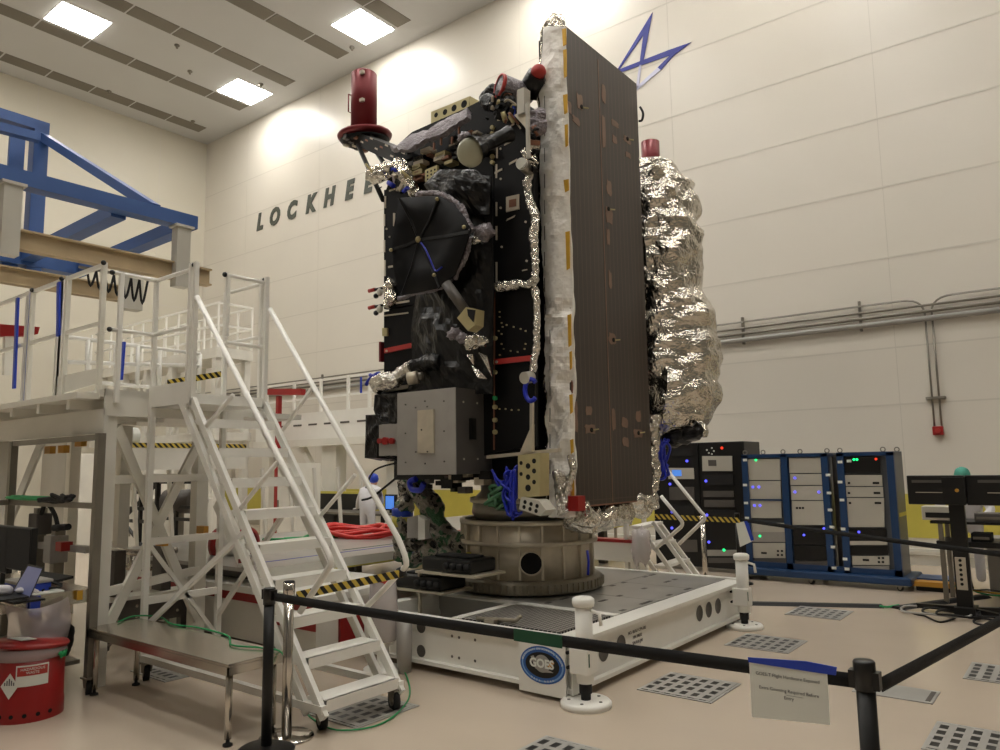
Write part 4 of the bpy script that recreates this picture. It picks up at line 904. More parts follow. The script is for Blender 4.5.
MB().box(-8.8, -8.0, 4.25, 5.65, 2.36, 2.4).build('rim', 'cream', wt)

# ---- blue overhead gantry
bg = thing('gantry_frame', (-10.5, 3.6, 4.5), 'blue steel overhead gantry frame at the upper left', 'gantry')
XF = -12.1
MB().bar((-9, 0.5, 4.885), (-9, 5.05, 4.885), .2, .17).build('main_beam', 'blue', bg)
MB().bar((XF, 0.5, 4.8), (XF, 5.0, 4.8), .22, .2).build('rear_beam', 'blue', bg)
for y in (4.18, 4.98): MB().bar((-9.1, y-.05, 4.84), (XF, y, 4.84), .18, .16).build('cross_beam', 'blue', bg)
MB().bar((XF, 4.27, 4.6), (XF, 4.27, 6.9), .2, .2).build('upright', 'blue', bg)
MB().bar((XF, 3.98, 4.6), (XF, 3.98, 6.7), .06, .2).build('upright_flange', 'blue', bg)
MB().bar((XF, .5, 6.87), (XF, 4.37, 6.87), .2, .15).build('top_beam', 'blue', bg)
MB().bar((XF, 4.3, 6.75), (-9.05, 4.55, 4.98), .12, .12).build('diagonal', 'blue', bg)
MB().bar((XF, .8, 6.55), (XF+.5, 4.1, 6.5), .14, .12).build('diagonal', 'blue', bg)
for x, y in ((-8.95, 2.92), (-8.95, 4.86)): 
    MB().box(x-.07, x+.07, y-.09, y+.09, 4.0, 4.79).build('hanger', 'panelw', bg); MB().box(x-.1, x+.1, y-.12, y+.12, 4.77, 4.8).build('hanger_plate', 'panelw', bg)
for x, y in ((-10.75, 3.1), (-10.75, 5.1)): MB().box(x-.09, x+.09, y-.14, y+.14, 4.0, 4.7).build('hanger', 'panelw', bg)
for X in (-9.0, -10.75):
    cr = thing('runway_beam', (X, 3, 4.1), 'tan steel runway beam hanging %s the blue gantry' % ('from the front of' if X > -10 else 'further back under'), 'beam')
    z0 = 4.1; y1_ = 5.29 if X > -10 else 5.25
    MB().box(X-.07, X+.07, .5, y1_, z0, z0+.02).build('lower_flange', 'tan', cr); MB().box(X-.07, X+.07, .5, y1_, z0+.2, z0+.22).build('upper_flange', 'tan', cr); MB().box(X-.01, X+.01, .5, y1_, z0, z0+.2).build('web', 'tan', cr)
tr = thing('cable_festoon', (-9.6, 4.6, 4.0), 'dark cable trolley hanging between the tan beams', 'cable trolley')
for k in range(7):
    y = 4.05+k*.11; MB().tube(smooth_path([(-9.7, y, 4.2), (-9.7, y+.05, 4.0-.02*k), (-9.7, y+.11, 4.2)], 4), .015, 6).build('cable', 'rubber', tr)
MB().bar((-9.7, 3.95, 4.22), (-9.7, 4.95, 4.22), .03).build('trolley_rail', 'steeld', tr)

# ---- far white scaffold
fs = thing('scaffold_tower', (-16.5, 9.6, 0), 'large two level white scaffold far behind the stair', 'scaffold')
FY = 10.0
for x in (-22.5, -21.2, -19.9, -18.6, -17.6, -16.55): MB().bar((x, FY, 0), (x, FY, 4.4), .16).build('column', 'whited', fs); MB().bar((x, FY+.8, 0), (x, FY+.8, 4.4), .16).build('column', 'whited', fs)
MB().box(-23, -16.4, FY-.1, FY+.9, 4.4, 4.65).build('upper_deck', 'whited', fs); MB().box(-23, -16.4, FY-.1, FY+.9, 2.4, 2.6).build('lower_deck', 'whited', fs)
for z in (5.2, 5.75):
    MB().bar((-23, FY-.05, z), (-16.45, FY-.05, z), .05).build('rail', 'white', fs); MB().bar((-16.45, FY-.05, z), (-16.45, FY+.88, z), .05).build('rail', 'white', fs); MB().bar((-23, FY+.88, z), (-16.45, FY+.88, z), .05).build('rail', 'white', fs)
for k in range(12): x = -16.45-k*.62; MB().bar((x, FY-.05, 4.6), (x, FY-.05, 5.77), .045).build('rail_post', 'white', fs); MB().bar((x, FY+.88, 4.6), (x, FY+.88, 5.77), .045).build('rail_post', 'white', fs)
for k in range(5): x = -22.4+k*1.3; MB().bar((x, FY, 2.6), (x+1.1, FY, 4.3), .08).build('diagonal_brace', 'whited', fs); MB().bar((x, FY, .2), (x+1.1, FY, 2.3), .08).build('diagonal_brace', 'whited', fs)
for k in range(8): MB().bar((-17.9, FY-.15, 2.6+k*.22), (-17.4, FY-.15, 2.6+k*.22), .03).build('rung', 'whited', fs)
# back walkway
bw = thing('walkway', (-14.6, 11, 0), 'raised white walkway with railings behind the satellite, left of it', 'walkway')
MB().box(-16.3, -11.4, 11, 12.4, 2.62, 2.74).build('deck', 'white', bw)
MB().box(-16.3, -11.4, 10.96, 11, 2.35, 2.98).build('side_panel', 'white', bw); MB().box(-16.3, -11.4, 10.9, 11.1, 2.2, 2.36).build('edge_beam', 'cream', bw)
for k in range(8): x = -15.9+k*.56; MB().box(x, x+.3, 10.95, 10.96, 2.68, 2.72).build('slot', 'greyd', bw)
for x in (-16.0, -13.6): MB().bar((x, 11.2, 0), (x, 11.2, 2.3), .5 if x > -14 else .3, .3).build('column', 'cream', bw)
for x in (-16.0, -14.9, -13.9, -12.95, -12.25, -11.7): MB().bar((x, 11.05, 2.9), (x, 11.05, 3.75), .06).build('rail_post', 'white', bw)
for z in (3.72, 3.32): MB().bar((-16.2, 11.05, z), (-11.5, 11.05, z), .045).build('rail', 'white', bw)
MB().bar((-13.6, 11.1, .9), (-14.6, 11.1, 2.2), .12).build('diagonal_brace', 'cream', bw)
MB().bar(at(361, 377, 1, 11.0), at(361, 393, 1, 11.0), .05, .02).build('blue_strap', 'bluetape', bw)
rb = thing('red_boom', at(300, 392, 1, 10.6), 'red steel arm on a post beside the walkway railing', 'boom')
MB().bar(at(268, 392, 1, 10.6), at(303, 392, 1, 10.6), .14, .14).build('arm', 'red', rb); MB().bar(at(279, 396, 1, 10.6), V((at(279, 396, 1, 10.6).x, 10.6, 0)), .1).build('post', 'red', rb)
rl = thing('red_lift_arm', at(20, 332, 0, -9.5), 'red lifting arm behind the platform railing at the far left', 'lift arm')
MB().prism([at(x, y, 0, -9.5) for x, y in ((0, 324), (40, 327), (38, 334), (28, 336), (0, 336))], (-.12, 0, 0)).build('arm', 'red', rl); MB().bar(at(8, 336, 0, -9.56), at(7, 375, 0, -9.56), .08).build('post', 'whited', rl)

# ---- white conveyor with hazard edge seen under the platform
cv = thing('conveyor', at(200, 445, 0, -11), 'white conveyor with yellow black edge seen under the work platform', 'conveyor')
a = at(120, 446, 0, -11); b = at(246, 446, 0, -11)
MB().frame((-11, a.y, a.z-.35), (0, b.y-a.y, 0), (-.5, 0, 0), (0, 0, .32)).build('beam', 'cream', cv); MB().frame((-10.99, a.y, a.z-.02), (0, b.y-a.y, 0), (-.02, 0, 0), (0, 0, .07)).build('striped_edge', 'hazard', cv)
MB().cyl((-11.15, a.y+.3, a.z+.14), (-11.15, b.y-2.2, a.z+.14), .14).build('foam_roll', 'paper', cv)
for k in range(9):
    y = a.y+.3+k*.55; MB().bar((-11.2, y, a.z-.35), (-11.2, y+.15, 0), .05).build('leg', 'whited', cv)

# ======================= RED STRIPED BASE, LONG TABLE =======================
wb = thing('fixture_base', (-7.2, 5.2, 0), 'white fixture base with red stripes behind the stair', 'fixture base')
MB().box(-9.3, -5.5, 4.35, 5.6, .06, .5).build('body', 'whited', wb)
MB().box(-9.3, -5.48, 4.33, 5.6, .5, .56).build('top_lip', 'white', wb)
MB().box(-9.3, -5.5, 4.34, 4.35, .42, .5).build('red_stripe', 'red', wb); MB().box(-6.1, -5.5, 4.34, 4.35, .26, .33).build('red_stripe', 'red', wb)
MB().box(-5.5, -5.47, 4.6, 5.6, .12, .4).build('red_end', 'red', wb)
MB().box(-4.35, -4.33, 3.7, 3.8, .05, .06).build('x', 'red', wb) if False else None
pk = thing('white_prop', (-6.9, 4.4, .56), 'white slanted plank leaning on the red striped base', 'plank')
MB().bar(at(218, 500, 1, 4.5), at(245, 562, 1, 4.42), .2, .03, (0, 1, 0)).build('plank', 'white', pk); MB().bar(at(240, 561, 1, 4.38), at(256, 560, 1, 4.38), .04).build('red_foot', 'red', pk)
lt = thing('long_table', (-8.2, 8, 0), 'long grey flat table stretching back beneath the satellite', 'table')
MB().box(-9.9, -6.5, 4.4, 12, .68, .72).build('table_top', 'decksteel', lt); MB().box(-6.52, -6.49, 4.4, 12, .62, .72).build('edge', 'cream', lt); MB().box(-9.7, -6.7, 4.6, 11.9, .57, .68).build('frame', 'greyd', lt)
for x in (-9.6, -6.8):
    for y in (5.8, 8.4, 11.5): MB().bar((x, y, 0), (x, y, .6), .12).build('leg', 'greyd', lt)
MB().box(-6.95, -6.91, 4.6, 7.6, .72, .722).build('tape_line', 'bluetape', lt); MB().box(-7.12, -7.08, 6, 9, .72, .722).build('tape_line', 'greentape', lt); MB().box(-6.52, -6.488, 4.4, 12, .61, .625).build('trim', 'yellow', lt)
hs = thing('red_hose', (-8.6, 7.4, .72), 'coiled red hose lying on the long grey table', 'hose')
rnd = random.Random(9)
for k in range(6):
    c = V((-8.6+rnd.uniform(-.25, .25), 7.5+rnd.uniform(-.2, .2), +.75+.012*k)) if False else V((-8.5+rnd.uniform(-.25, .25), 7.6+rnd.uniform(-.2, .2), .75+.014*k)); R_ = .48+rnd.uniform(-.12, .12)
    MB().tube([c+V((R_*1.35*math.cos(t), R_*math.sin(t), .03*math.sin(3*t+k))) for t in [i*PI/12 for i in range(24)]], .028, 8, True).build('hose_loop', 'hose', hs)
MB().tube(smooth_path([(-8.1, 7.4, .76), (-7.6, 7.8, .76), (-7.1, 8.1, .76), (-6.8, 8.6, .76)], 5), .035, 8).build('hose_tail', 'hose', hs)
gc = MB().tube(smooth_path([(-9.0, 6.2, .74), (-8.6, 6.5, .74), (-8.9, 6.9, .74), (-8.4, 7.0, .74), (-8.8, 6.4, .74), (-8.2, 6.6, .74)], 6), .02, 6).build('green_cable', 'green', label='thin green cable loops on the long grey table', cat='cable')

# ---- foil wrapped frame left of the ring stand
cf = thing('support_frame', (-6.2, 6.1, .55), 'green and silver wrapped triangular support arm left of the ring stand', 'support arm')
def camo(pts, r, k): return foil_rope([at(x, y, 1, 6.1) for x, y in pts], r, k, 'camo', 'wrapped_tube', par=cf, k=8, n=16)
m = mat('green_silver_wrap', (120, 116, 105), .35, .6, bump=.5, bscale=20); nt = m.node_tree; b = nt.nodes['Principled BSDF']
tc = nt.nodes.new('ShaderNodeTexCoord'); vo = nt.nodes.new('ShaderNodeTexNoise'); vo.inputs['Scale'].default_value = 9; vo.inputs['Detail'].default_value = 3
cr = nt.nodes.new('ShaderNodeValToRGB'); cr.color_ramp.interpolation = 'CONSTANT'; cr.color_ramp.elements[0].color = lin((40, 38, 34))+[1]; cr.color_ramp.elements[1].position = .42; cr.color_ramp.elements[1].color = lin((140, 134, 122))+[1]
e_ = cr.color_ramp.elements.new(.56); e_.color = lin((62, 96, 68))+[1]
nt.links.new(tc.outputs['Object'], vo.inputs['Vector']); nt.links.new(vo.outputs['Fac'], cr.inputs[0]); nt.links.new(cr.outputs[0], b.inputs['Base Color']); M['camo'] = m
camo([(404, 476), (404, 495), (405, 520), (404, 545), (405, 560)], .1, 61); camo([(410, 478), (422, 495), (433, 510), (442, 528), (455, 545), (468, 552)], .12, 62)
camo([(405, 558), (420, 555), (440, 552), (460, 550), (468, 545)], .1, 63); camo([(412, 540), (425, 546), (436, 544)], .09, 64)
MB().lathe([(.105, -.05), (.12, -.05), (.12, .05), (.105, .05)], at(402.5, 512, 1, 6.1), 18).build('blue_band', 'bluetape', cf); MB().lathe([(.105, -.06), (.12, -.06), (.12, .06), (.105, .06)], at(402.5, 521, 1, 6.1), 18).build('yellow_band', 'yellow', cf)
wx = thing('white_unit', at(420, 540, 1, 6.0), 'white vented electronics unit inside the wrapped arm', 'unit')
MB().prism([at(x, y, 1, 5.95) for x, y in ((407, 518), (418, 515), (418, 538), (407, 538))], (0, .2, 0)).build('housing', 'grey', wx); MB().prism([at(x, y, 1, 5.94) for x, y in ((418, 515), (425, 520), (425, 539), (418, 540))], (0, .2, 0)).build('end_cover', 'white', wx)
# cases with knobs
for k, (x, y, z, lb) in enumerate(((-5.2, 5.4, .52, 'black moulded case with round plugs, lower one by the ring stand'), (-4.84, 5.42, .70, 'black moulded case with round plugs, upper one by the ring stand'))):
    cs = thing('equipment_case', (x, y, z), lb, 'case', 'black cases beside the ring stand')
    MB().box(x-.32, x+.3, y-.1, y+.28, z, z+.13).build('shell', 'black', cs, bevel=.025)
    MB().box(x-.22, x+.22, y-.02, y+.2, z+.13, z+.15).build('lid', 'rubber', cs, bevel=.01)
    for i in range(4): p = V((x+.02+i*.085, y-.1, z+.065)); MB().lathe([(0, 0), (.03, 0), (.035, .03), (.02, .045), (0, .045)], p, 16, (0, -1, 0)).build('plug', 'rubber', cs)
cs = thing('case_shelf', (-5.0, 5.5, .1), 'thin metal shelf carrying the two black cases', 'shelf')
for z, x0, x1 in ((.5, -5.55, -4.85), (.68, -5.2, -4.45)): MB().box(x0, x1, 5.28, 5.72, z, z+.02).build('shelf_plate', 'alu', cs)
for x, y, z in ((-5.5, 5.32, .5), (-5.18, 5.32, .68), (-5.5, 5.68, .5)): MB().bar((x, y, .1 if y < 5.6 and x < -4.6 else .43), (x, y, z), .025).build('shelf_leg', 'alu', cs)
wj = thing('wrapped_jack', (-5.05, 4.6, 0), 'jack post wrapped in clear plastic beside the stair foot', 'jack')
xj, yj = at(383, 650, 1, 4.5).x, 4.5
MB().lathe([(0, 0), (.16, 0), (.16, .03), (.05, .05), (.05, .2), (.09, .22), (.1, .32), (.105, .55), (.09, .72), (.05, .75), (0, .75)], (xj, yj, 0), 24).build('post', 'white', wj)
MB().lathe([(.11, .25), (.12, .3), (.125, .5), (.11, .74), (.03, .79)], (xj, yj, 0), 24).build('plastic_wrap', 'plastic', wj)
MB().tube([(xj-.1, yj-.05, .72), (xj, yj-.12, .76), (xj+.1, yj-.04, .73)], .02, 8).build('red_handle', 'redbar', wj)
sp = thing('steel_canister', (xj+.16, 4.85, 0), 'grey cylinder at the left end of the dolly', 'canister')
MB().lathe([(0, .0), (.055, .0), (.065, .16), (.065, .42), (0, .42)], (xj+.17, 4.58, 0), 24).build('body', 'grey', sp)

# ======================= STEEL TABLE =======================
tb = thing('steel_table', (-5.15, 2.98, 0), 'low stainless steel table in front of the stair', 'table')
TX0, TX1, TY0, TY1, TZ = -6.2, -4.28, 2.72, 3.14, .5
MB().box(TX0, TX1, TY0, TY1, TZ-.02, TZ).build('table_top', 'steel', tb, bevel=.004)
for x0, x1, y0, y1 in ((TX0, TX1, TY0, TY0+.01), (TX0, TX1, TY1-.01, TY1), (TX0, TX0+.01, TY0, TY1), (TX1-.01, TX1, TY0, TY1)): MB().box(x0, x1, y0, y1, TZ-.07, TZ-.02).build('apron', 'steel', tb)
for x in (TX0+.06, TX1-.06):
    for y in (TY0+.05, TY1-.05):
        MB().cyl((x, y, .04), (x, y, TZ-.02), .022, n=14).build('leg', 'steel', tb); MB().lathe([(0, 0), (.03, 0), (.03, .012), (.012, .02), (.012, .05), (0, .05)], (x, y, 0), 14).build('foot', 'rubber', tb)
MB().tube([(TX0+.06, TY1-.05, .4), (TX1-.06, TY1-.05, .4)], .016, 8).build('stretcher', 'steel', tb)
MB().tube(smooth_path([at(118, 622, 2, TZ+.01), at(135, 616, 2, TZ+.01), at(160, 617, 2, TZ+.01), at(172, 624, 2, TZ+.01), at(200, 628, 2, TZ+.01), at(228, 636, 2, TZ+.01), at(232, 645, 2, TZ+.01), at(262, 648, 2, TZ+.01), V((-4.24, 3.1, .48)), V((-4.2, 3.12, .2)), at(290, 700, 2, .01), at(322, 725, 2, .01), at(350, 730, 2, .01), at(385, 722, 2, .01), at(408, 700, 2, .01), at(408, 680, 2, .01), at(400, 664, 2, .01)], 7), .006, 6).build('trailing_cable', 'green', label='thin green cord trailing off the steel table to the stair foot', cat='cable')

# ======================= WORKBENCH =======================
wk = thing('workbench', (-7.05, 2.37, 0), 'stainless workbench with an upright frame at the far left', 'workbench')
BX0, BX1, BY0, BY1, BZ = -7.95, -6.2, 1.3, 2.76, .79
MB().box(BX0, BX1, BY0, BY1, BZ-.03, BZ).build('bench_top', 'steel', wk); MB().box(BX1-.02, BX1+.005, BY0, BY1, BZ-.1, BZ-.03).build('apron', 'steel', wk)
for x, y, z in ((-6.19, 2.75, 1.99), (-7.95, 2.75, 1.98)): MB().bar((x, y, .12), (x, y, z), .06).build('upright', 'steeld', wk)
MB().bar((-7.95, 2.75, 1.96), (-6.19, 2.75, 1.96), .045).build('frame_bar', 'steeld', wk)
MB().bar((-7.95, 2.75, 1.42), (-6.19, 2.75, 1.42), .045).build('frame_bar', 'steeld', wk); MB().bar((-7.95, 1.3, 1.42), (-7.95, 2.75, 1.42), .045).build('frame_bar', 'steeld', wk)
for y in (2.1, 1.4): MB().bar((-6.42, y, .1), (-6.42, y, BZ-.03), .045).build('leg', 'steeld', wk)
MB().box(BX0, BX1-.18, BY0, BY1, .2, .23).build('lower_shelf', 'steeld', wk)
caster(-6.19, 2.75, .13, .055, wk)
cg = bundle('cable_bundle', 'green', (-7.3, 2.72, 1.47), 12, (.7, .02, .015), .012, wk, 2); cg2 = bundle('cable_bundle', 'rubber', (-6.9, 2.72, 1.47), 20, (.35, .03, .04), .014, wk, 4)
for k, (x0, x1, z0, z1) in enumerate(((0, 6, 524, 574), (7, 29.5, 526, 573))):
    a = at(x0-14*(k == 0), z0, 1, 2.15); b = at(x1, z1, 1, 2.15)
    mo = thing('monitor', ((a.x+b.x)/2, 2.15, BZ), 'black monitor on the workbench, %s' % ('nearest its right end' if k else 'cut by the left edge of the picture'), 'monitor', 'workbench monitors')
    MB().box(a.x, b.x, 2.15, 2.19, b.z, a.z).build('casing', 'black', mo, bevel=.005); MB().box(a.x+.01, b.x-.01, 2.146, 2.15, b.z+.01, a.z-.01).build('screen', 'rubber', mo)
    xm = (a.x+b.x)/2; MB().bar((xm, 2.2, BZ), (xm, 2.2, b.z+.1), .05, .03).build('stand', 'blackm', mo); MB().box(xm-.12, xm+.12, 2.1, 2.3, BZ, BZ+.015).build('base', 'blackm', mo)
lp = thing('laptop', at(25, 600, 1, 2.1), 'open laptop with a dim blue screen on the workbench', 'laptop')
a, b, c, d = [at(x, y, 1, 2.12) for x, y in ((28, 566), (42, 569), (29, 598), (13, 592))]
aw = ((a+c)/2-CP).normalized(); ctr = (a+b+c+d)/4
MB().prism([ctr+(p-ctr)*1.14+aw*.003 for p in (a, b, c, d)], aw*.01).build('lid', 'blackm', lp)
MB().prism([a, b, c, d], aw*.003).build('screen', 'lscreen', lp)
MB().prism([c, d, d+V((.02, -.22, -.0)), c+V((.02, -.22, -.0))], (0, 0, .012)).build('keyboard_deck', 'blackm', lp)
bx = thing('parts_box', (-6.45, 2.35, BZ), 'small clear blue plastic box on white paper on the workbench', 'box')
MB().box(-6.62, -6.32, 2.28, 2.5, BZ+.01, BZ+.07).build('tray', 'bluetape', bx, bevel=.01); MB().box(-6.63, -6.31, 2.27, 2.51, BZ+.07, BZ+.095).build('lid', 'grey', bx, bevel=.008)
MB().box(-6.7, -6.24, 2.2, 2.56, BZ, BZ+.008).build('paper_sheet', 'paper', label='white sheet under the clear blue box on the workbench', cat='paper')
kb = thing('keyboard', (-6.6, 2.6, BZ+.1), 'black keyboard tilted on the workbench beside the laptop', 'keyboard')
MB().frame((-6.95, 2.55, BZ+.04), (.5, .02, -.0), (0, .14, .02), (0, 0, .02)).build('key_tray', 'rubber', kb)
for k in range(5): bundle('cable', 'rubber', (-6.75+k*.1, 2.5, BZ+.04), 8, (.07, .08, .03), .008, kb, 30+k)
bgx = thing('plastic_bag', (-6.13, 2.37, .45), 'clear plastic bag taped to the end of the workbench', 'bag')
def bagf(u, v): y = 2.13+.42*u+.03*math.sin(v*3); z = .76-.33*v; return V((-6.15+.1*math.sin(PI*u)*(.3+v)+.02*noise.noise(V((u*4, v*4, 2))), y, z-.05*math.sin(PI*u)*(1-v)))
MB().grid(bagf, 14, 12).build('film', 'plastic', bgx)
MB().box(-6.18, -6.17, 2.3, 2.37, .64, .79).frame((-6.17, 2.3, .66), (.012, 0, 0), (0, .06, 0), (0, 0, .13)).build('blue_tape', 'bluetape', bgx)
MB().frame((-6.17, 2.62, .72), (.012, 0, 0), (0, .04, 0), (0, 0, .07)).build('amber_tape', 'amber', bgx)
bgk = thing('black_bag', (-6.55, 2.5, .23), 'black bag slumped on the lower shelf of the workbench', 'bag')
MB().ball((-6.5, 2.62, .4), .13, .13, .16, 20, 14, .3, 5).build('bag_body', 'rubber', bgk); MB().tube(arc((-6.58, 2.6, .5), (-6.48, 2.6, .66), (-6.42, 2.64, .5), 8), .01, 6).build('strap', 'rubber', bgk)
# red waste bin
bn = thing('waste_bin', (-6.07, 2.32, 0), 'round red oily waste can with a lid, under the workbench end', 'bin')
bxx, byy = at(30, 700, 2, 0).x*1.0, 0
BCX, BCY, BR = -6.05, 2.28, .222
MB().lathe([(BR, .0), (BR, .1), (BR*.97, .12), (BR*.97, .46), (0, .46)], (BCX, BCY, 0), 44).build('can', 'red', bn)
MB().lathe([(BR*.975, .4), (BR*1.02, .41), (BR*1.03, .475), (BR*.98, .48)], (BCX, BCY, 0), 36).build('liner_rim', 'plastic', bn)
MB().lathe([(0, 0), (.235, 0), (.24, .015), (.23, .03), (0, .045)], (BCX, BCY, .475), 40, (-.05, .1, 1)).build('lid', 'red', bn)
MB().frame((BCX-.1, BCY-.12, .53), (.2, .02, 0), (-.01, .1, -.006), (0, 0, .003)).build('lid_paper', 'paper', bn)
for k in range(9): a = -2.6+k*.36; p = V((BCX+BR*math.cos(a), BCY+BR*math.sin(a), .05)); d = V((math.cos(a), math.sin(a), 0)); MB().cyl(p-d*.002, p+d*.003, .014, n=10).build('air_hole', 'hole', bn)
def onbin(az, z0, w, h, r=BR*.97+.002):   # patch curved around the can
    return lambda u, v: V((BCX+r*math.cos(az+(u-.5)*w/r), BCY+r*math.sin(az+(u-.5)*w/r), z0+v*h))
az = math.atan2(-BCY, -BCX)+.08
wl = MB().grid(onbin(az, .24, .2, .14), 8, 1).build('warning_label', 'paper', bn); MB().grid(onbin(az, .31, .185, .06, BR*.97+.0035), 8, 1).build('label_band', 'redbar', wl)
mb = MB(); dr = V((math.cos(az), math.sin(az), 0)); Xb = V((-dr.y, dr.x, 0))
for s, z, sz in (('HAZARDOUS', .354, .024), ('WASTE', .33, .024)): put_text(mb, s, V((BCX, BCY, z))+dr*(BR*.97+.006), Xb, (0, 0, 1), sz, extr=.0008)
mb.build('label_words', 'paper', wl)
a2 = az-.62; d2 = V((math.cos(a2), math.sin(a2), 0)); X2 = V((-d2.y, d2.x, 0)); c2 = V((BCX, BCY, .25))+d2*(BR*.97+.004)
dm = MB().prism([c2+X2*.06, c2+V((0, 0, .085)), c2-X2*.06, c2-V((0, 0, .085))], d2*.002).build('diamond_label', 'paper', bn)
for k in range(5): MB().frame(c2+X2*(-.035+k*.015)+d2*.003+V((0, 0, .005)), X2*.008, d2*.001, V((0, 0, .045-abs(k-2)*.012))).build('stripe', 'ink', dm)
MB().tube(smooth_path([V((BCX, BCY, .44))+V((math.cos(az+1+i*.07), math.sin(az+1+i*.07), .03*math.sin(i*2)))*1*1-V((0, 0, 0)) if False else V((BCX+(BR+.01)*math.cos(az+.75+i*.05), BCY+(BR+.01)*math.sin(az+.75+i*.05), .41+.02*math.sin(i*2.1))) for i in range(8)], 3), .01, 6).build('green_tie', 'green', bn)

# ======================= MID LEFT CLUTTER =======================
lc = thing('lift_cart', (-7.27, 3.7, 0), 'dark grey steel cart with two uprights behind the steel table', 'cart')
MB().box(-7.35, -7.2, 3.25, 4.2, .26, .5).build('chassis', 'greyd', lc); MB().box(-7.4, -7.15, 3.22, 4.22, .5, .53).build('top_flange', 'cream', lc)
for y in (3.45, 3.9): MB().bar((-7.33, y, .53), (-7.33, y, .95), .18, .1).build('upright', 'greyd', lc)
for y in (3.42, 3.6, 4.0, 4.12):
    for z in (.33, .43): MB().cyl((-7.2, y, z), (-7.192, y, z), .014, n=8).build('bolt', 'steel', lc)
for y in (3.35, 4.1): MB().bar((-7.27, y, .1), (-7.27, y, .26), .08).build('leg', 'greyd', lc); caster(-7.27, y, .12, .055, lc)
sf = thing('tube_stretcher', (-8.3, 4.6, 0), 'polished tube frame trolley seen through the platform legs', 'trolley')
for k, (z, w) in enumerate(((.85, 0), (.7, .1))): MB().tube([(-8.8, 3.9, z), (-7.9, 3.9, z), (-7.75, 4.0, z), (-7.75, 4.28, z)], .035, 10).build('tube', 'chrome', sf)
for x, y in ((-8.6, 3.9), (-7.95, 3.9), (-7.75, 4.2)): MB().tube([(x, y, .0), (x, y, .85)], .025, 8).build('leg', 'chrome', sf)
mt = thing('motor', (-12.0, 6.7, 0), 'grey cylindrical motor on a stand far behind the platform legs', 'motor')
MB().cyl((-12.3, 6.6, 1.18), (-11.8, 6.8, 1.18), .2, n=20).build('housing', 'greyd', mt); MB().cyl((-11.8, 6.8, 1.18), (-11.6, 6.9, 1.18), .05).build('shaft', 'steeld', mt); MB().bar((-12.1, 6.7, 0), (-12.1, 6.7, 1.0), .12).build('stand', 'steeld', mt)
ch = thing('tube_cage', (-12.2, 6.1, 0), 'black tubular cage cart behind the platform legs', 'cage')
for x in (-12.6, -12.0, -11.5):
    for y in (6.0, 6.6): MB().bar((x, y, 0), (x, y, 1.5), .05).build('post', 'blackm', ch)
for z in (.3, .9, 1.1, 1.5):
    for y in (6.0, 6.6): MB().bar((-12.6, y, z), (-11.5, y, z), .05).build('rail', 'blackm', ch)
MB().bar((-12.6, 6.0, .9), (-11.5, 6.0, 1.5), .04).build('brace', 'blackm', ch); MB().bar((-12.6, 6.0, .9), (-11.5, 6.0, .3), .04).build('brace', 'blackm', ch); MB().ball((-12.0, 5.95, 1.45), .16, .1, .12, 12, 8, .3).build('bag', 'rubber', ch)
rd = thing('red_white_reel', at(228, 538, 1, 5.0), 'white drum with red rims behind the stair', 'drum')
c = at(224, 536, 1, 5.0); c.z = .84
MB().lathe([(0, 0), (.16, 0), (.16, .3), (0, .3)], c, 28, (1, .3, 0)).build('drum', 'white', rd); MB().lathe([(.15, .3), (.19, .3), (.19, .36), (.15, .36)], c, 28, (1, .3, 0)).build('rim', 'red', rd); MB().lathe([(.15, -.06), (.19, -.06), (.19, .02), (.15, .02)], c, 28, (1, .3, 0)).build('rim', 'red', rd)
MB().box(c.x-.2, c.x+.4, c.y-.1, c.y+.1, .56, .66).build('cradle', 'red', rd)
for i, (x0, x1, y, h) in enumerate(((-13.6, -12.4, 6.9, 1.2), (-16.5, -15.4, 7.8, 1.9), (-14.8, -14.2, 7.2, 1.0), (-18.8, -17.6, 7.4, 2.1), (-19.8, -19.1, 8.6, 1.7), (-12.9, -12.3, 9.2, 1.8))):
    cbn = thing('equipment_cabinet', ((x0+x1)/2, y+.3, 0), 'pale cabinet far behind the stair, %s' % ['lowest and closest to the motor', 'wide one under the scaffold', 'narrow one beside the black cage', 'tallest, under the scaffold', 'furthest back at the left', 'by the walkway column'][i], 'cabinet', 'distant pale cabinets')
    MB().box(x0, x1, y, y+.6, 0, h).build('body', 'cream', cbn, bevel=.01)
    nd = 2 if x1-x0 > .9 else 1
    for k in range(nd):
        a = x0+.03+k*(x1-x0)/nd; d_ = MB().box(a, a+(x1-x0)/nd-.06, y-.02, y, .12, h-.06).build('door', 'whited', cbn); MB().box(a+.03, a+.05, y-.04, y-.02, h*.45, h*.6).build('handle', 'steeld', d_)
# back-left desk, workers
dkx = thing('work_desk', (-12.2, 10.2, 0), 'grey desk along the back wall with a black board', 'desk')
MB().box(-13.6, -10.6, 9.9, 10.6, .78, .82).build('desk_top', 'steeld', dkx)
for x in (-13.5, -12.1, -10.7): MB().bar((x, 10.0, 0), (x, 10.0, .78), .06).build('leg', 'blackm', dkx)
bb = thing('black_partition', (-13.2, 10.7, .7), 'black low partition with a yellow top edge', 'partition')
MB().box(-14.0, -12.0, 10.65, 10.7, 0, 1.15).build('panel', 'black', bb); MB().box(-14.0, -12.0, 10.64, 10.71, 1.15, 1.2).build('top_edge', 'yellow', bb)
wc = thing('white_column', (-11.6, 11.6, 0), 'white pillar behind the wrapped arm', 'pillar'); MB().box(-12.3, -11.75, 11.6, 11.9, 0, 3.2).build('shaft', 'white', wc)
mo = thing('monitor', (-10.9, 10.3, .82), 'lit blue monitor on the back desk beside the wrapped arm', 'monitor')
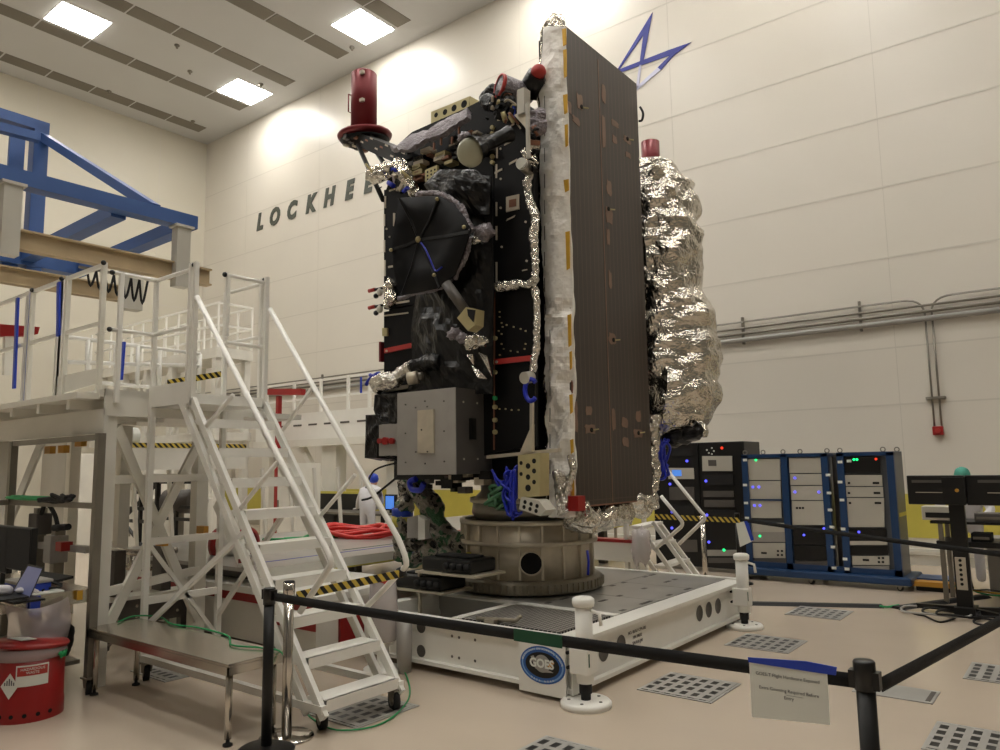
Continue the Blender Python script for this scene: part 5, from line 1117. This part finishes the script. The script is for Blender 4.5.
a = at(386, 496, 1, 10.2); b = at(395, 509, 1, 10.2); MB().box(a.x-.03, b.x+.03, 10.2, 10.24, b.z-.03, a.z+.03).build('casing', 'black', mo); MB().box(a.x, b.x-.03, 10.19, 10.2, b.z, a.z).build('screen', 'screen', mo); MB().bar(((a.x+b.x)/2, 10.23, .82), ((a.x+b.x)/2, 10.23, b.z), .06).build('stand', 'blackm', mo)

def figure(label, loc, joints, radii, edges, m, head, hat='teal', face_dir=(0, -1, 0), glove=None):
    root = thing('person', loc, label, 'person')
    me = bpy.data.meshes.new('coverall'); base = V(loc)
    me.from_pydata([tuple(V(j)-base) for j in joints], edges, []); me.materials.append(M[m])
    o = bpy.data.objects.new('coverall', me); C.objects.link(o); o.parent = root; ORG[o.name] = base
    sk = o.modifiers.new('skin', 'SKIN'); sk.use_smooth_shade = True
    for i, r in enumerate(radii): me.skin_vertices[0].data[i].radius = (r, r)
    me.skin_vertices[0].data[0].use_root = True
    ss = o.modifiers.new('sub', 'SUBSURF'); ss.levels = 2; ss.render_levels = 2
    h = V(head); f = V(face_dir).normalized(); s = f.cross(V((0, 0, 1))).normalized()
    hd = MB().ball(h, .075, .09, .115, 18, 14).build('head', 'skin', root)
    MB().ball(h+V((0, 0, .035))-f*.02, .095, .105, .1, 18, 12, .08, 3).build('cap', hat, root)
    MB().ball(h+f*.085+V((0, 0, -.015)), .014, .02, .02, 8, 6).build('nose', 'skin', hd)
    for k in (-1, 1): MB().ball(h+f*.075+s*.03*k+V((0, 0, .01)), .011, nu=8, nv=6).build('eye', 'blackm', hd); MB().ball(h+s*.078*k, .014, .02, .028, 8, 6).build('ear', 'skin', hd)
    MB().ball(h+f*.078+V((0, 0, -.05)), .022, .012, .007, 8, 6).build('mouth', 'redano', hd)
    return root
def hand(root, w, d, m='cloth', s=1):   # gloved hand at wrist w pointing along d, palm down
    w, d = V(w), V(d).normalized(); sd = d.cross(V((0, 0, 1))).normalized(); u = V((0, 0, 1))
    pm = MB().ball(w+d*.045, .042, .038, .02, 14, 8).build('hand', m, root)
    for k, (o_, L_) in enumerate(((-.03, .062), (-.01, .075), (.01, .07), (.03, .055))):
        a = w+d*.075+sd*o_*s; MB().tube([a, a+d*L_*.45+u*.008, a+d*L_*.8-u*.002, a+d*L_-u*.012], [.0095, .009, .0085, .006], 8).build('finger', m, pm)
    a = w+d*.02-sd*.035*s; MB().tube([a, a+d*.03-sd*.025*s, a+d*.055-sd*.03*s-u*.006], [.012, .011, .008], 8).build('thumb', m, pm)
# back-left worker, bent over the desk
hx = at(376, 487, 1, 10.0); L0 = (hx.x-.35, 9.7, 0)
J = [(hx.x+.05, 9.75, .95), (hx.x-.02, 9.8, 1.12), (hx.x-.02, 9.9, 1.27), (hx.x-.0, 9.95, 1.36), (hx.x-.2, 9.85, 1.25), (hx.x-.38, 9.9, 1.05), (hx.x-.55, 10.02, .9), (hx.x+.16, 9.92, 1.25), (hx.x+.05, 10.1, 1.03), (hx.x-.15, 10.15, .9), (hx.x-.03, 9.72, .88), (hx.x-.05, 9.74, .48), (hx.x-.03, 9.7, .08), (hx.x+.13, 9.75, .88), (hx.x+.15, 9.78, .48), (hx.x+.15, 9.74, .08)]
Ed = [(0, 1), (1, 2), (2, 3), (2, 4), (4, 5), (5, 6), (2, 7), (7, 8), (8, 9), (0, 10), (10, 11), (11, 12), (0, 13), (13, 14), (14, 15)]
Rr = [.15, .16, .15, .06, .075, .055, .04, .075, .055, .04, .09, .065, .06, .09, .065, .06]
pw = figure('person in white coveralls and blue cap bent over the back desk', (hx.x, 9.75, 0), J, Rr, Ed, 'cloth', (hx.x-.06, 9.99, 1.44), 'bluetape', (-.7, .6, -.3))
hand(pw, J[6], (-.9, .4, -.1)); hand(pw, J[9], (-.9, .3, -.1))
# right worker behind the monitors
hx = at(962, 474, 1, 11.6)
JZ = -.12
J = [(hx.x+.0, 11.75, .98), (hx.x-.0, 11.7, 1.15), (hx.x-.0, 11.65, 1.36), (hx.x-.0, 11.63, 1.46), (hx.x-.2, 11.65, 1.36), (hx.x-.3, 11.5, 1.14), (hx.x-.22, 11.25, 1.02), (hx.x+.2, 11.65, 1.36), (hx.x+.3, 11.5, 1.14), (hx.x+.2, 11.25, 1.02), (hx.x-.1, 11.75, .9), (hx.x-.1, 11.7, .5), (hx.x-.1, 11.72, .08), (hx.x+.1, 11.75, .9), (hx.x+.1, 11.7, .5), (hx.x+.1, 11.72, .08)]
J = [(a_, b_, max(.08, c_+JZ) if c_ > .6 else c_) for a_, b_, c_ in J]
pw = figure('person in white coveralls and teal cap behind the black monitor stand', (hx.x, 11.7, 0), J, Rr, Ed, 'cloth', (hx.x, 11.6, 1.43), 'teal', (0, -1, -.3))
hand(pw, J[6], (.2, -.9, -.1)); hand(pw, J[9], (-.2, -.9, -.1), s=-1)
# left worker: seated, mostly outside the frame, one gloved forearm resting on the bench
w = at(14, 590, 1, 2.08)
J = [(-5.75, 1.0, .55), (-5.8, 1.05, .8), (-5.85, 1.15, 1.05), (-5.87, 1.18, 1.2), (-6.0, 1.22, 1.08), (-6.22, 1.45, .9), w, (-5.65, 1.05, 1.08), (-5.5, 1.2, .85), (-5.6, 1.4, .68), (-5.85, 1.05, .5), (-6.1, 1.35, .5), (-6.12, 1.35, .08), (-5.65, 1.05, .5), (-5.85, 1.4, .5), (-5.87, 1.4, .08)]
J = [V(j) if i == 6 else V(j)+V((-.25, -.25, 0)) for i, j in enumerate(J)]
pw = figure('person in white coveralls at the left edge, gloved hand resting on the workbench', (-6.05, .8, 0), J, Rr, Ed, 'cloth', J[3]+V((-.02, .03, .14)), 'cloth', (-.7, .7, -.2))
hand(pw, J[6], (.35, .9, -.12))
MB().lathe([(0, .0), (.2, .0), (.2, .04), (.03, .06), (.03, .4), (.2, .42), (.22, .47), (0, .48)], (-6.02, .78, 0), 24).build('stool', 'blackm', label='black round stool under the person at the left edge', cat='stool')

# ======================= RACKS =======================
def leds(par, pts, y, m, r=.016):
    for a, b in pts: p = at(a, b, 1, y); MB().cyl(p, p+V((0, -.008, 0)), r, n=10).build('indicator', m, par)
br = thing('blue_rack', (-3.1, 11.3, 0), 'blue three bay electronics rack on a wheeled base', 'rack')
RY = 11.06; ry2 = 11.6
MB().box(-4.24, -1.96, 10.92, 11.72, .07, .17).build('base', 'rackblue', br, bevel=.02)
for x in (-4.1, -3.2, -2.1):
    for y in (10.98, 11.64): caster(x, y, .08, .035, br)
for x0, x1, in ((-4.1, -3.5), (-3.5, -2.93), (-2.76, -2.09)):
    MB().box(x0+.02, x1-.02, RY+.05, ry2, .17, 1.74).build('cabinet', 'rackside', br)
MB().box(-2.93, -2.76, RY+.3, RY+.34, .17, 1.76).build('gap_panel', 'greyd', br)
for x in (-4.07, -3.5, -2.95, -2.74, -2.12): MB().box(x-.045, x+.045, RY-.02, RY+.06, .15, 1.78).build('post', 'rackblue', br)
MB().box(-4.115, -2.905, RY-.02, ry2, 1.74, 1.79).build('top_bar', 'rackblue', br); MB().box(-2.785, -2.075, RY-.02, ry2, 1.74, 1.79).build('top_bar', 'rackblue', br)
MB().box(-4.115, -2.075, RY-.02, RY+.05, .15, .25).build('bottom_bar', 'rackblue', br)
MB().box(-2.08, -2.075, RY+.06, ry2, .16, 1.78).build('side_panel', 'rackside', br, label='grey side panel with a yellow stripe'); MB().box(-2.077, -2.072, RY+.06, ry2, .93, .98).build('yellow_stripe', 'yellow', br)
def unit(par, px, y=RY-.0, m='panelw', d=.02, nm='rack_unit'): return MB().prism([at(a, b, 1, y) for a, b in px], (0, d, 0)).build(nm, m, par)
def R4(x0, y0, x1, y1, sk=.0): return [(x0, y0), (x1, y0+sk), (x1+.4, y1+sk), (x0+.4, y1)]
for (q, m) in (((747, 459, 780, 480), 'panelw'), ((747.5, 481, 780.5, 499), 'panelw'), ((748, 500, 781, 518), 'panelw'), ((750, 523, 784, 532), 'panelw'), ((751, 532, 785, 542), 'grey'), ((752, 543, 785, 558), 'panelw'), ((753, 559, 786, 569), 'greyd'),
               ((789, 458, 825, 473), 'panelw'), ((790, 474, 826, 485), 'panelw'), ((791, 486, 827, 500), 'panelw'), ((792, 501, 828, 525), 'panelw'), ((793, 526, 829, 545), 'black'), ((794, 546, 830, 560), 'black'), ((795, 561, 831, 571), 'greyd'),
               ((844, 457, 880, 473), 'black'), ((845, 475, 882, 486), 'panelw'), ((846, 487, 883, 497), 'panelw'), ((847, 498, 884, 527), 'panelw'), ((848, 529, 886, 541), 'black'), ((849, 541, 887, 545), 'panelw'), ((850, 546, 888, 555), 'black'), ((852, 556, 889, 565), 'panelw'), ((853, 566, 889, 577), 'grey')):
    unit(br, R4(*q), RY, m)
MB().box(-4.02, -3.55, RY-.015, RY, 1.12, 1.14).build('divider', 'rackblue', br)
leds(br, ((753, 487), (759, 487), (754.5, 505.5), (760, 505.5), (795, 478), (795, 492), (819, 492), (824, 528.5), (804, 535), (859, 532)), RY-.002, 'ledb')
leds(br, ((760, 536), (854, 459.5), (857, 459.5), (756, 460)), RY-.002, 'ledg'); leds(br, ((876, 459), ), RY-.002, 'ledr')
for a, b in ((745, 460), (745, 485), (746, 503), (747, 518), (828, 475), (829, 493), (830, 510), (832, 527), (833, 547), (840, 462), (840, 482), (842, 500), (843, 529), (844, 534), (845, 559), (847, 569), (834, 568), (849, 461)):
    p = at(a, b, 1, RY-.022); MB().box(p.x-.03, p.x+.03, RY-.024, RY-.02, p.z-.018, p.z+.018).build('white_tag', 'paper', br)
for a, b in ((764, 553), (778, 551), (782, 551), (778, 555), (782, 555), (866, 560), (879, 558), (883, 558), (879, 562), (883, 562), (849, 483), (876, 483), (849, 493), (877, 493), (850, 503), (878, 503), (797, 508), (800, 508), (803, 508)):
    p = at(a, b, 1, RY); w_ = .04 if a in (764, 866, 876, 877, 878) else .015; MB().box(p.x-w_, p.x+w_, RY-.004, RY, p.z-.014, p.z+.014).build('control', 'black', br)
for a in (745, 763, 783, 800, 827, 840, 883, 897): p = at(a, 452, 1, RY+.1 if a < 890 else ry2); p.z = 1.8; MB().tube([p+V((.03*math.cos(t), 0, .03*math.sin(t)+.02)) for t in [i*PI/5 for i in range(10)]], .008, 6, True).build('lifting_eye', 'steeld', br)
kr = thing('black_rack', (-4.9, 11.7, 0), 'tall black two bay electronics rack behind the satellite', 'rack')
KY = 11.4
MB().box(-5.75, -4.2, KY, 12.1, .06, 2.0).build('cabinet', 'black', kr, bevel=.01); MB().box(-5.02, -4.94, KY-.02, KY, .1, 1.98).build('post', 'blackm', kr)
for (q, m) in (((668, 450, 694, 456), 'rubber'), ((668, 468, 694, 479), 'panelw'), ((669, 487, 694, 500), 'greyd'), ((670, 505, 695, 515), 'rubber'), ((672, 540, 697, 552), 'greyd'),
               ((702, 456, 732, 471), 'panelw'), ((703, 474, 733, 485), 'rubber'), ((703, 491, 733, 497), 'greyd'), ((704, 500, 734, 507), 'greyd'), ((705, 510, 735, 520), 'rubber'), ((707, 550, 737, 556), 'grey'), ((708, 558, 738, 563), 'greyd')): unit(kr, R4(*q), KY-.02, m)
unit(kr, R4(672, 470, 681, 476), KY-.026, 'screen', .006, 'display'); unit(kr, R4(708, 460, 716, 466), KY-.026, 'greyd', .006, 'display')
leds(kr, ((687, 461), (670, 484), (672, 528), (706, 481), (707, 515), (709, 542), (672, 512)), KY-.022, 'ledb', .02); leds(kr, ((724, 550),), KY-.022, 'ledg', .02); leds(kr, ((722, 448),), KY-.002, 'ledr', .02)
for a, b in ((707, 450), (712, 448), (709, 453), (714, 451), (712, 454)): p = at(a, b, 1, KY); MB().cyl(p, p+V((0, -.01, 0)), .014, n=8).build('knob', 'paper', kr)

# second stair and yellow strip
s2 = thing('mobile_stair', (-4.3, 8.9, 0), 'small white rolling stair behind the satellite, right side', 'stair', 'white rolling stairs')
YY = 8.9
for i, (a, b, c, d) in enumerate(((630, 536, 668, 588), (642, 530, 682, 585), (653, 522, 696, 582))): 
    MB().bar(at(a, b, 1, YY if i else YY-.0), at(c, d, 1, YY), .04, .05).build('stringer', 'white', s2)
MB().bar(at(659, 522, 1, YY+.5), at(700, 578, 1, YY+.5), .04, .05).build('stringer', 'white', s2)
for k, (a, b, c, d) in enumerate(((641, 529, 663, 524), (650, 547, 676, 542), (665, 569, 690, 561), (676, 584, 700, 578))):
    p = at(a, b, 1, YY); q = at(c, d, 1, YY+.5); MB().frame(p, q-p, (-.17, 0, 0), (0, 0, .035)).build('tread', 'white', s2)
for y, q in ((YY, ((661, 496), (680, 519), (681, 527), (654, 550))), (YY+.5, ((664, 466), (701, 512), (704, 520), (679, 544)))):
    pts = [at(a, b, 1, y) for a, b in q]; MB().tube([pts[0]]+arc(pts[1], (pts[1]+pts[2])/2+V((.05, 0, 0)), pts[2], 4)+[pts[3]], .024, 8).build('handrail', 'white', s2)
MB().bar((-4.0, YY, .05), (-4.9, YY, .05), .05).build('base_rail', 'white', s2); MB().bar((-4.9, YY, .05), (-4.9, YY, 1.2), .05).build('rear_leg', 'white', s2); MB().bar((-4.9, YY+.5, .05), (-4.9, YY+.5, 1.2), .05).build('rear_leg', 'white', s2)
s3 = stanchion(at(706, 590, 2, 0).x, at(706, 590, 2, 0).y, .98, 'grey steel post holding the striped barrier strip', True)
a = at(655, 519, 1, 10.0); b = at(740, 523, 1, 10.4)
MB().frame(a, b-a, (0, .004, 0), (0, 0, .07)).build('hazard_strip', 'hazard', label='yellow black striped barrier strip in front of the black rack', cat='barrier strip')
wbb = thing('low_barrier', (-5.4, 8.9, 0), 'low white beam with a red top beyond the dolly', 'beam')
MB().box(-7.2, -4.65, 8.85, 9.0, .42, .66).build('beam', 'white', wbb); MB().box(-7.2, -4.65, 8.84, 9.01, .66, .7).build('red_edge', 'red', wbb)
MB().bar((-6.9, 8.92, 0), (-6.9, 8.92, .42), .1).build('leg', 'white', wbb); MB().bar((-4.8, 8.92, 0), (-4.8, 8.92, .42), .1).build('leg', 'white', wbb)
pw2 = thing('wrapped_post', (-4.6, 8.75, 0), 'white plastic wrapped post at the foot of the small stair', 'post')
MB().ball((-4.62, 8.75, .62), .13, .12, .25, 16, 12, .4, 4).build('wrap', 'plastic', pw2); MB().cyl((-4.62, 8.75, 0), (-4.62, 8.75, .8), .07).build('post', 'white', pw2)
pv = thing('vertical_pipe', (-6.6, YB-.4, 0), 'thin grey pipe in front of the yellow band, seen under the satellite', 'pipe'); a = at(616, 545, 1, 13.5); MB().cyl((a.x, 13.5, 0), (a.x, 13.5, 1.2), .03).build('pipe', 'steeld', pv)

# ======================= MONITOR STAND =======================
ms = thing('monitor_stand', (-1.25, 9.75, 0), 'black mobile stand with two large monitors seen from behind', 'monitor stand')
SY = 9.6
a = at(957, 605, 1, SY); b = at(974, 605, 1, SY); t_ = at(964, 475, 1, SY)
MB().box(a.x, b.x-.01, SY, SY+.08, .1, 1.42).build('column', 'black', ms)
MB().box(-1.68, -1.125, SY-.05, SY+.03, 1.18, 1.5).build('monitor_back', 'black', ms, bevel=.01, label='left monitor back'); MB().box(-1.115, -.4, SY-.05, SY+.03, 1.18, 1.5).build('monitor_back', 'black', ms, bevel=.01)
MB().box(-1.6, -1.2, SY-.053, SY-.05, 1.31, 1.318).build('vent_slot', 'tape', ms); MB().box(-.92, -.55, SY-.053, SY-.05, 1.31, 1.318).build('vent_slot', 'tape', ms)
MB().box(-1.63, -1.12, SY-.056, SY-.05, 1.42, 1.45).build('vent_panel', 'greyd', ms); MB().box(-1.0, -.45, SY-.056, SY-.05, 1.42, 1.45).build('vent_panel', 'greyd', ms)
MB().box(a.x-.03, b.x+.03, SY-.12, SY-.02, 1.2, 1.48).build('mount', 'blackm', ms); MB().cyl((-1.19, SY-.121, 1.34), (-1.19, SY-.13, 1.34), .02, n=8).build('mount_knob', 'orange', ms)
MB().box(a.x+.02, b.x-.04, SY-.03, SY, .28, .62).build('power_strip', 'tape', ms)
for k in range(6): MB().cyl(((a.x+b.x)/2-.01, SY-.03, .34+k*.05), ((a.x+b.x)/2-.01, SY-.036, .34+k*.05), .016, n=10).build('outlet', 'hole', ms)
MB().box(a.x-.02, b.x+.02, SY-.1, SY+.2, .02, .1).build('foot', 'black', ms)
for dx_, dy_ in ((-.5, .1), (.6, -.35), (.55, .4)): MB().bar((-1.2, SY+.04, .07), (-1.2+dx_, SY+.04+dy_, .05), .07, .05).build('foot_arm', 'black', ms)
et = thing('equipment_table', (-1.1, 10.6, 0), 'black shelf table with electronics behind the monitor stand', 'table')
MB().box(-1.6, -.3, 10.3, 10.9, .92, .95).build('shelf', 'black', et); MB().box(-1.55, -.3, 10.3, 10.9, .66, .72).build('shelf', 'black', et)
for x in (-1.5, -.4): MB().bar((x, 10.35, .0), (x, 10.35, .92), .05).build('leg', 'steeld', et); MB().bar((x, 10.85, .0), (x, 10.85, .92), .05).build('leg', 'steeld', et)
iu = thing('test_instrument', (-1.45, 10.4, .95), 'white boxy instrument on the black shelf', 'instrument')
MB().box(-1.68, -1.3, 10.3, 10.6, .96, 1.12).build('case', 'panelw', iu, bevel=.008); MB().box(-1.64, -1.34, 10.295, 10.3, .99, 1.05).build('front_slot', 'black', iu)
for i, (x, z, w_) in enumerate(((-1.0, .95, .3), (-.6, .95, .2), (-1.1, .72, .2), (-.7, .72, .25))):
    eo = thing('small_equipment', (x, 10.5, z), ['dark open box on the upper shelf behind the monitor column', 'small dark box at the right edge of the upper shelf', 'dark box on the lower shelf beside the column', 'dark box on the lower shelf at the right edge'][i], 'box')
    MB().box(x-w_/2, x+w_/2, 10.35, 10.6, z, z+.1).build('case', ['greyd', 'black', 'rubber', 'greyd'][i], eo, bevel=.008); MB().box(x-w_/2+.02, x+w_/2-.02, 10.345, 10.35, z+.03, z+.06).build('slot', 'steeld', eo)
gp = thing('grey_cabinet', (-.7, 10.9, 0), 'plain grey panel cabinet behind the cables at the right edge', 'cabinet'); MB().box(-1.12, -.3, 10.95, 11.4, .05, .72).build('body', 'grey', gp, bevel=.01); MB().box(-1.1, -.32, 10.94, 10.95, .08, .68).build('door', 'greyp', gp)
# cables on the floor
for k in range(5):
    rnd = random.Random(70+k); c = V((-1.3+rnd.uniform(-.25, .5), 9.3+rnd.uniform(-.2, .5), .015+k*.012)); R_ = rnd.uniform(.14, .26)
    MB().tube([c+V((R_*1.3*math.cos(t), R_*math.sin(t), .01*math.sin(3*t))) for t in [i*PI/10 for i in range(20)]], .012, 6, True).build('cable_coil', ['rubber', 'rubber', 'greyp', 'rubber', 'rubber'][k], label=['black cable coil nearest the camera at the monitor stand foot', 'black cable loop just left of the stand foot', 'grey cable loop around the stand foot', 'black cable loop behind the stand foot', 'topmost black cable loop beside the power strip'][k], cat='cable', group='coiled cables by the monitor stand')
MB().tube(smooth_path([at(x, y, 2, .012) for x, y in ((899, 609), (915, 614), (925, 616), (940, 622), (955, 618))], 6), .01, 6).build('power_cable', 'rubber', label='black cord from the floor ramp to the monitor stand', cat='cable')
for nm, (p, q), lb in (('cable_ramp', ((738, 604), (882, 607)), 'black rubber cable ramp on the floor in front of the blue racks'), ('cable_ramp', ((896, 609), (985, 597)), 'black rubber cable ramp leading to the monitor stand')):
    a = at(*p, 2, 0); b = at(*q, 2, 0); d = (b-a).normalized(); s_ = V((-d.y, d.x, 0))*.09
    MB().prism([a-s_, a-s_*.4+V((0, 0, .03)), a+s_*.4+V((0, 0, .03)), a+s_], b-a).build(nm, 'rubber', label=lb, cat='cable ramp', group='cable ramps')
MB().tube(smooth_path([at(x, y, 2, .02) for x, y in ((880, 606), (887, 607), (893, 606), (899, 605))], 4), .012, 6).build('trailing_cable', 'green', label='short green cord bridging the two cable ramps', cat='cable')
tp = thing('tool_tray', (-1.7, 11.2, 0), 'orange and blue flat tray on the floor right of the blue racks', 'tray')
a = at(914, 577, 2, .12)
MB().box(-2.0, -1.55, 11.3, 11.7, .1, .14).build('blue_lid', 'blue', tp); MB().box(-2.0, -1.4, 11.1, 11.3, .06, .12).build('orange_side', 'orange', tp); MB().box(-1.5, -1.46, 11.08, 11.12, 0, .06).build('red_foot', 'red', tp); MB().box(-1.95, -1.5, 11.15, 11.7, 0, .06).build('base', 'blackm', tp)
for k in range(3): MB().tube(smooth_path([(-1.5+.1*k, 11.0, .1), (-1.35, 11.05+.05*k, .25), (-1.3, 10.8, .12), (-1.1, 10.9, .05+.03*k), (-.8, 10.7, .1)], 6), .01, 6).build('loose_cable', ['green', 'amber', 'rubber'][k], label=['green loose cable on the floor right of the blue racks', 'yellow loose cable on the floor right of the blue racks', 'black loose cable on the floor right of the blue racks'][k], cat='cable')

# monitor arm and grey tooling behind the workbench, seen through its frame
ma = thing('tool_stand', (-7.6, 3.3, 0), 'grey tooling stand with clamps behind the workbench frame', 'tool stand')
for x, y, h in ((-8.05, 3.05, 1.35), (-7.75, 3.1, 1.2)): MB().bar((x, y, 0), (x, y, h), .09).build('post', 'steeld', ma)
MB().bar((-8.1, 3.05, 1.0), (-7.1, 3.1, 1.0), .06).build('arm', 'grey', ma); MB().box(-8.15, -7.95, 2.98, 3.12, 1.1, 1.3).build('bracket', 'greyd', ma, bevel=.01); MB().box(-7.82, -7.66, 3.0, 3.16, .85, 1.1).build('clamp', 'grey', ma, bevel=.01)
MB().cyl((-7.6, 3.0, 1.18), (-7.3, 3.0, 1.2), .03, n=10).build('handle', 'rubber', ma); MB().tube(smooth_path([(-7.9, 3.0, 1.3), (-7.75, 2.98, 1.4), (-7.6, 3.0, 1.3), (-7.55, 3.02, 1.15)], 5), .02, 7).build('hose', 'rubber', ma); MB().box(-7.5, -7.38, 2.98, 3.08, .98, 1.06).build('red_clip', 'red', ma)
wx2 = thing('white_screen', (-10.9, 4.3, 0), 'white upright panel far behind the workbench frame', 'panel')
MB().box(-11.4, -10.5, 4.3, 4.34, .1, 2.1).build('sheet', 'panelw', wx2); MB().box(-11.45, -10.45, 4.28, 4.36, 0, .1).build('foot_rail', 'steeld', wx2)
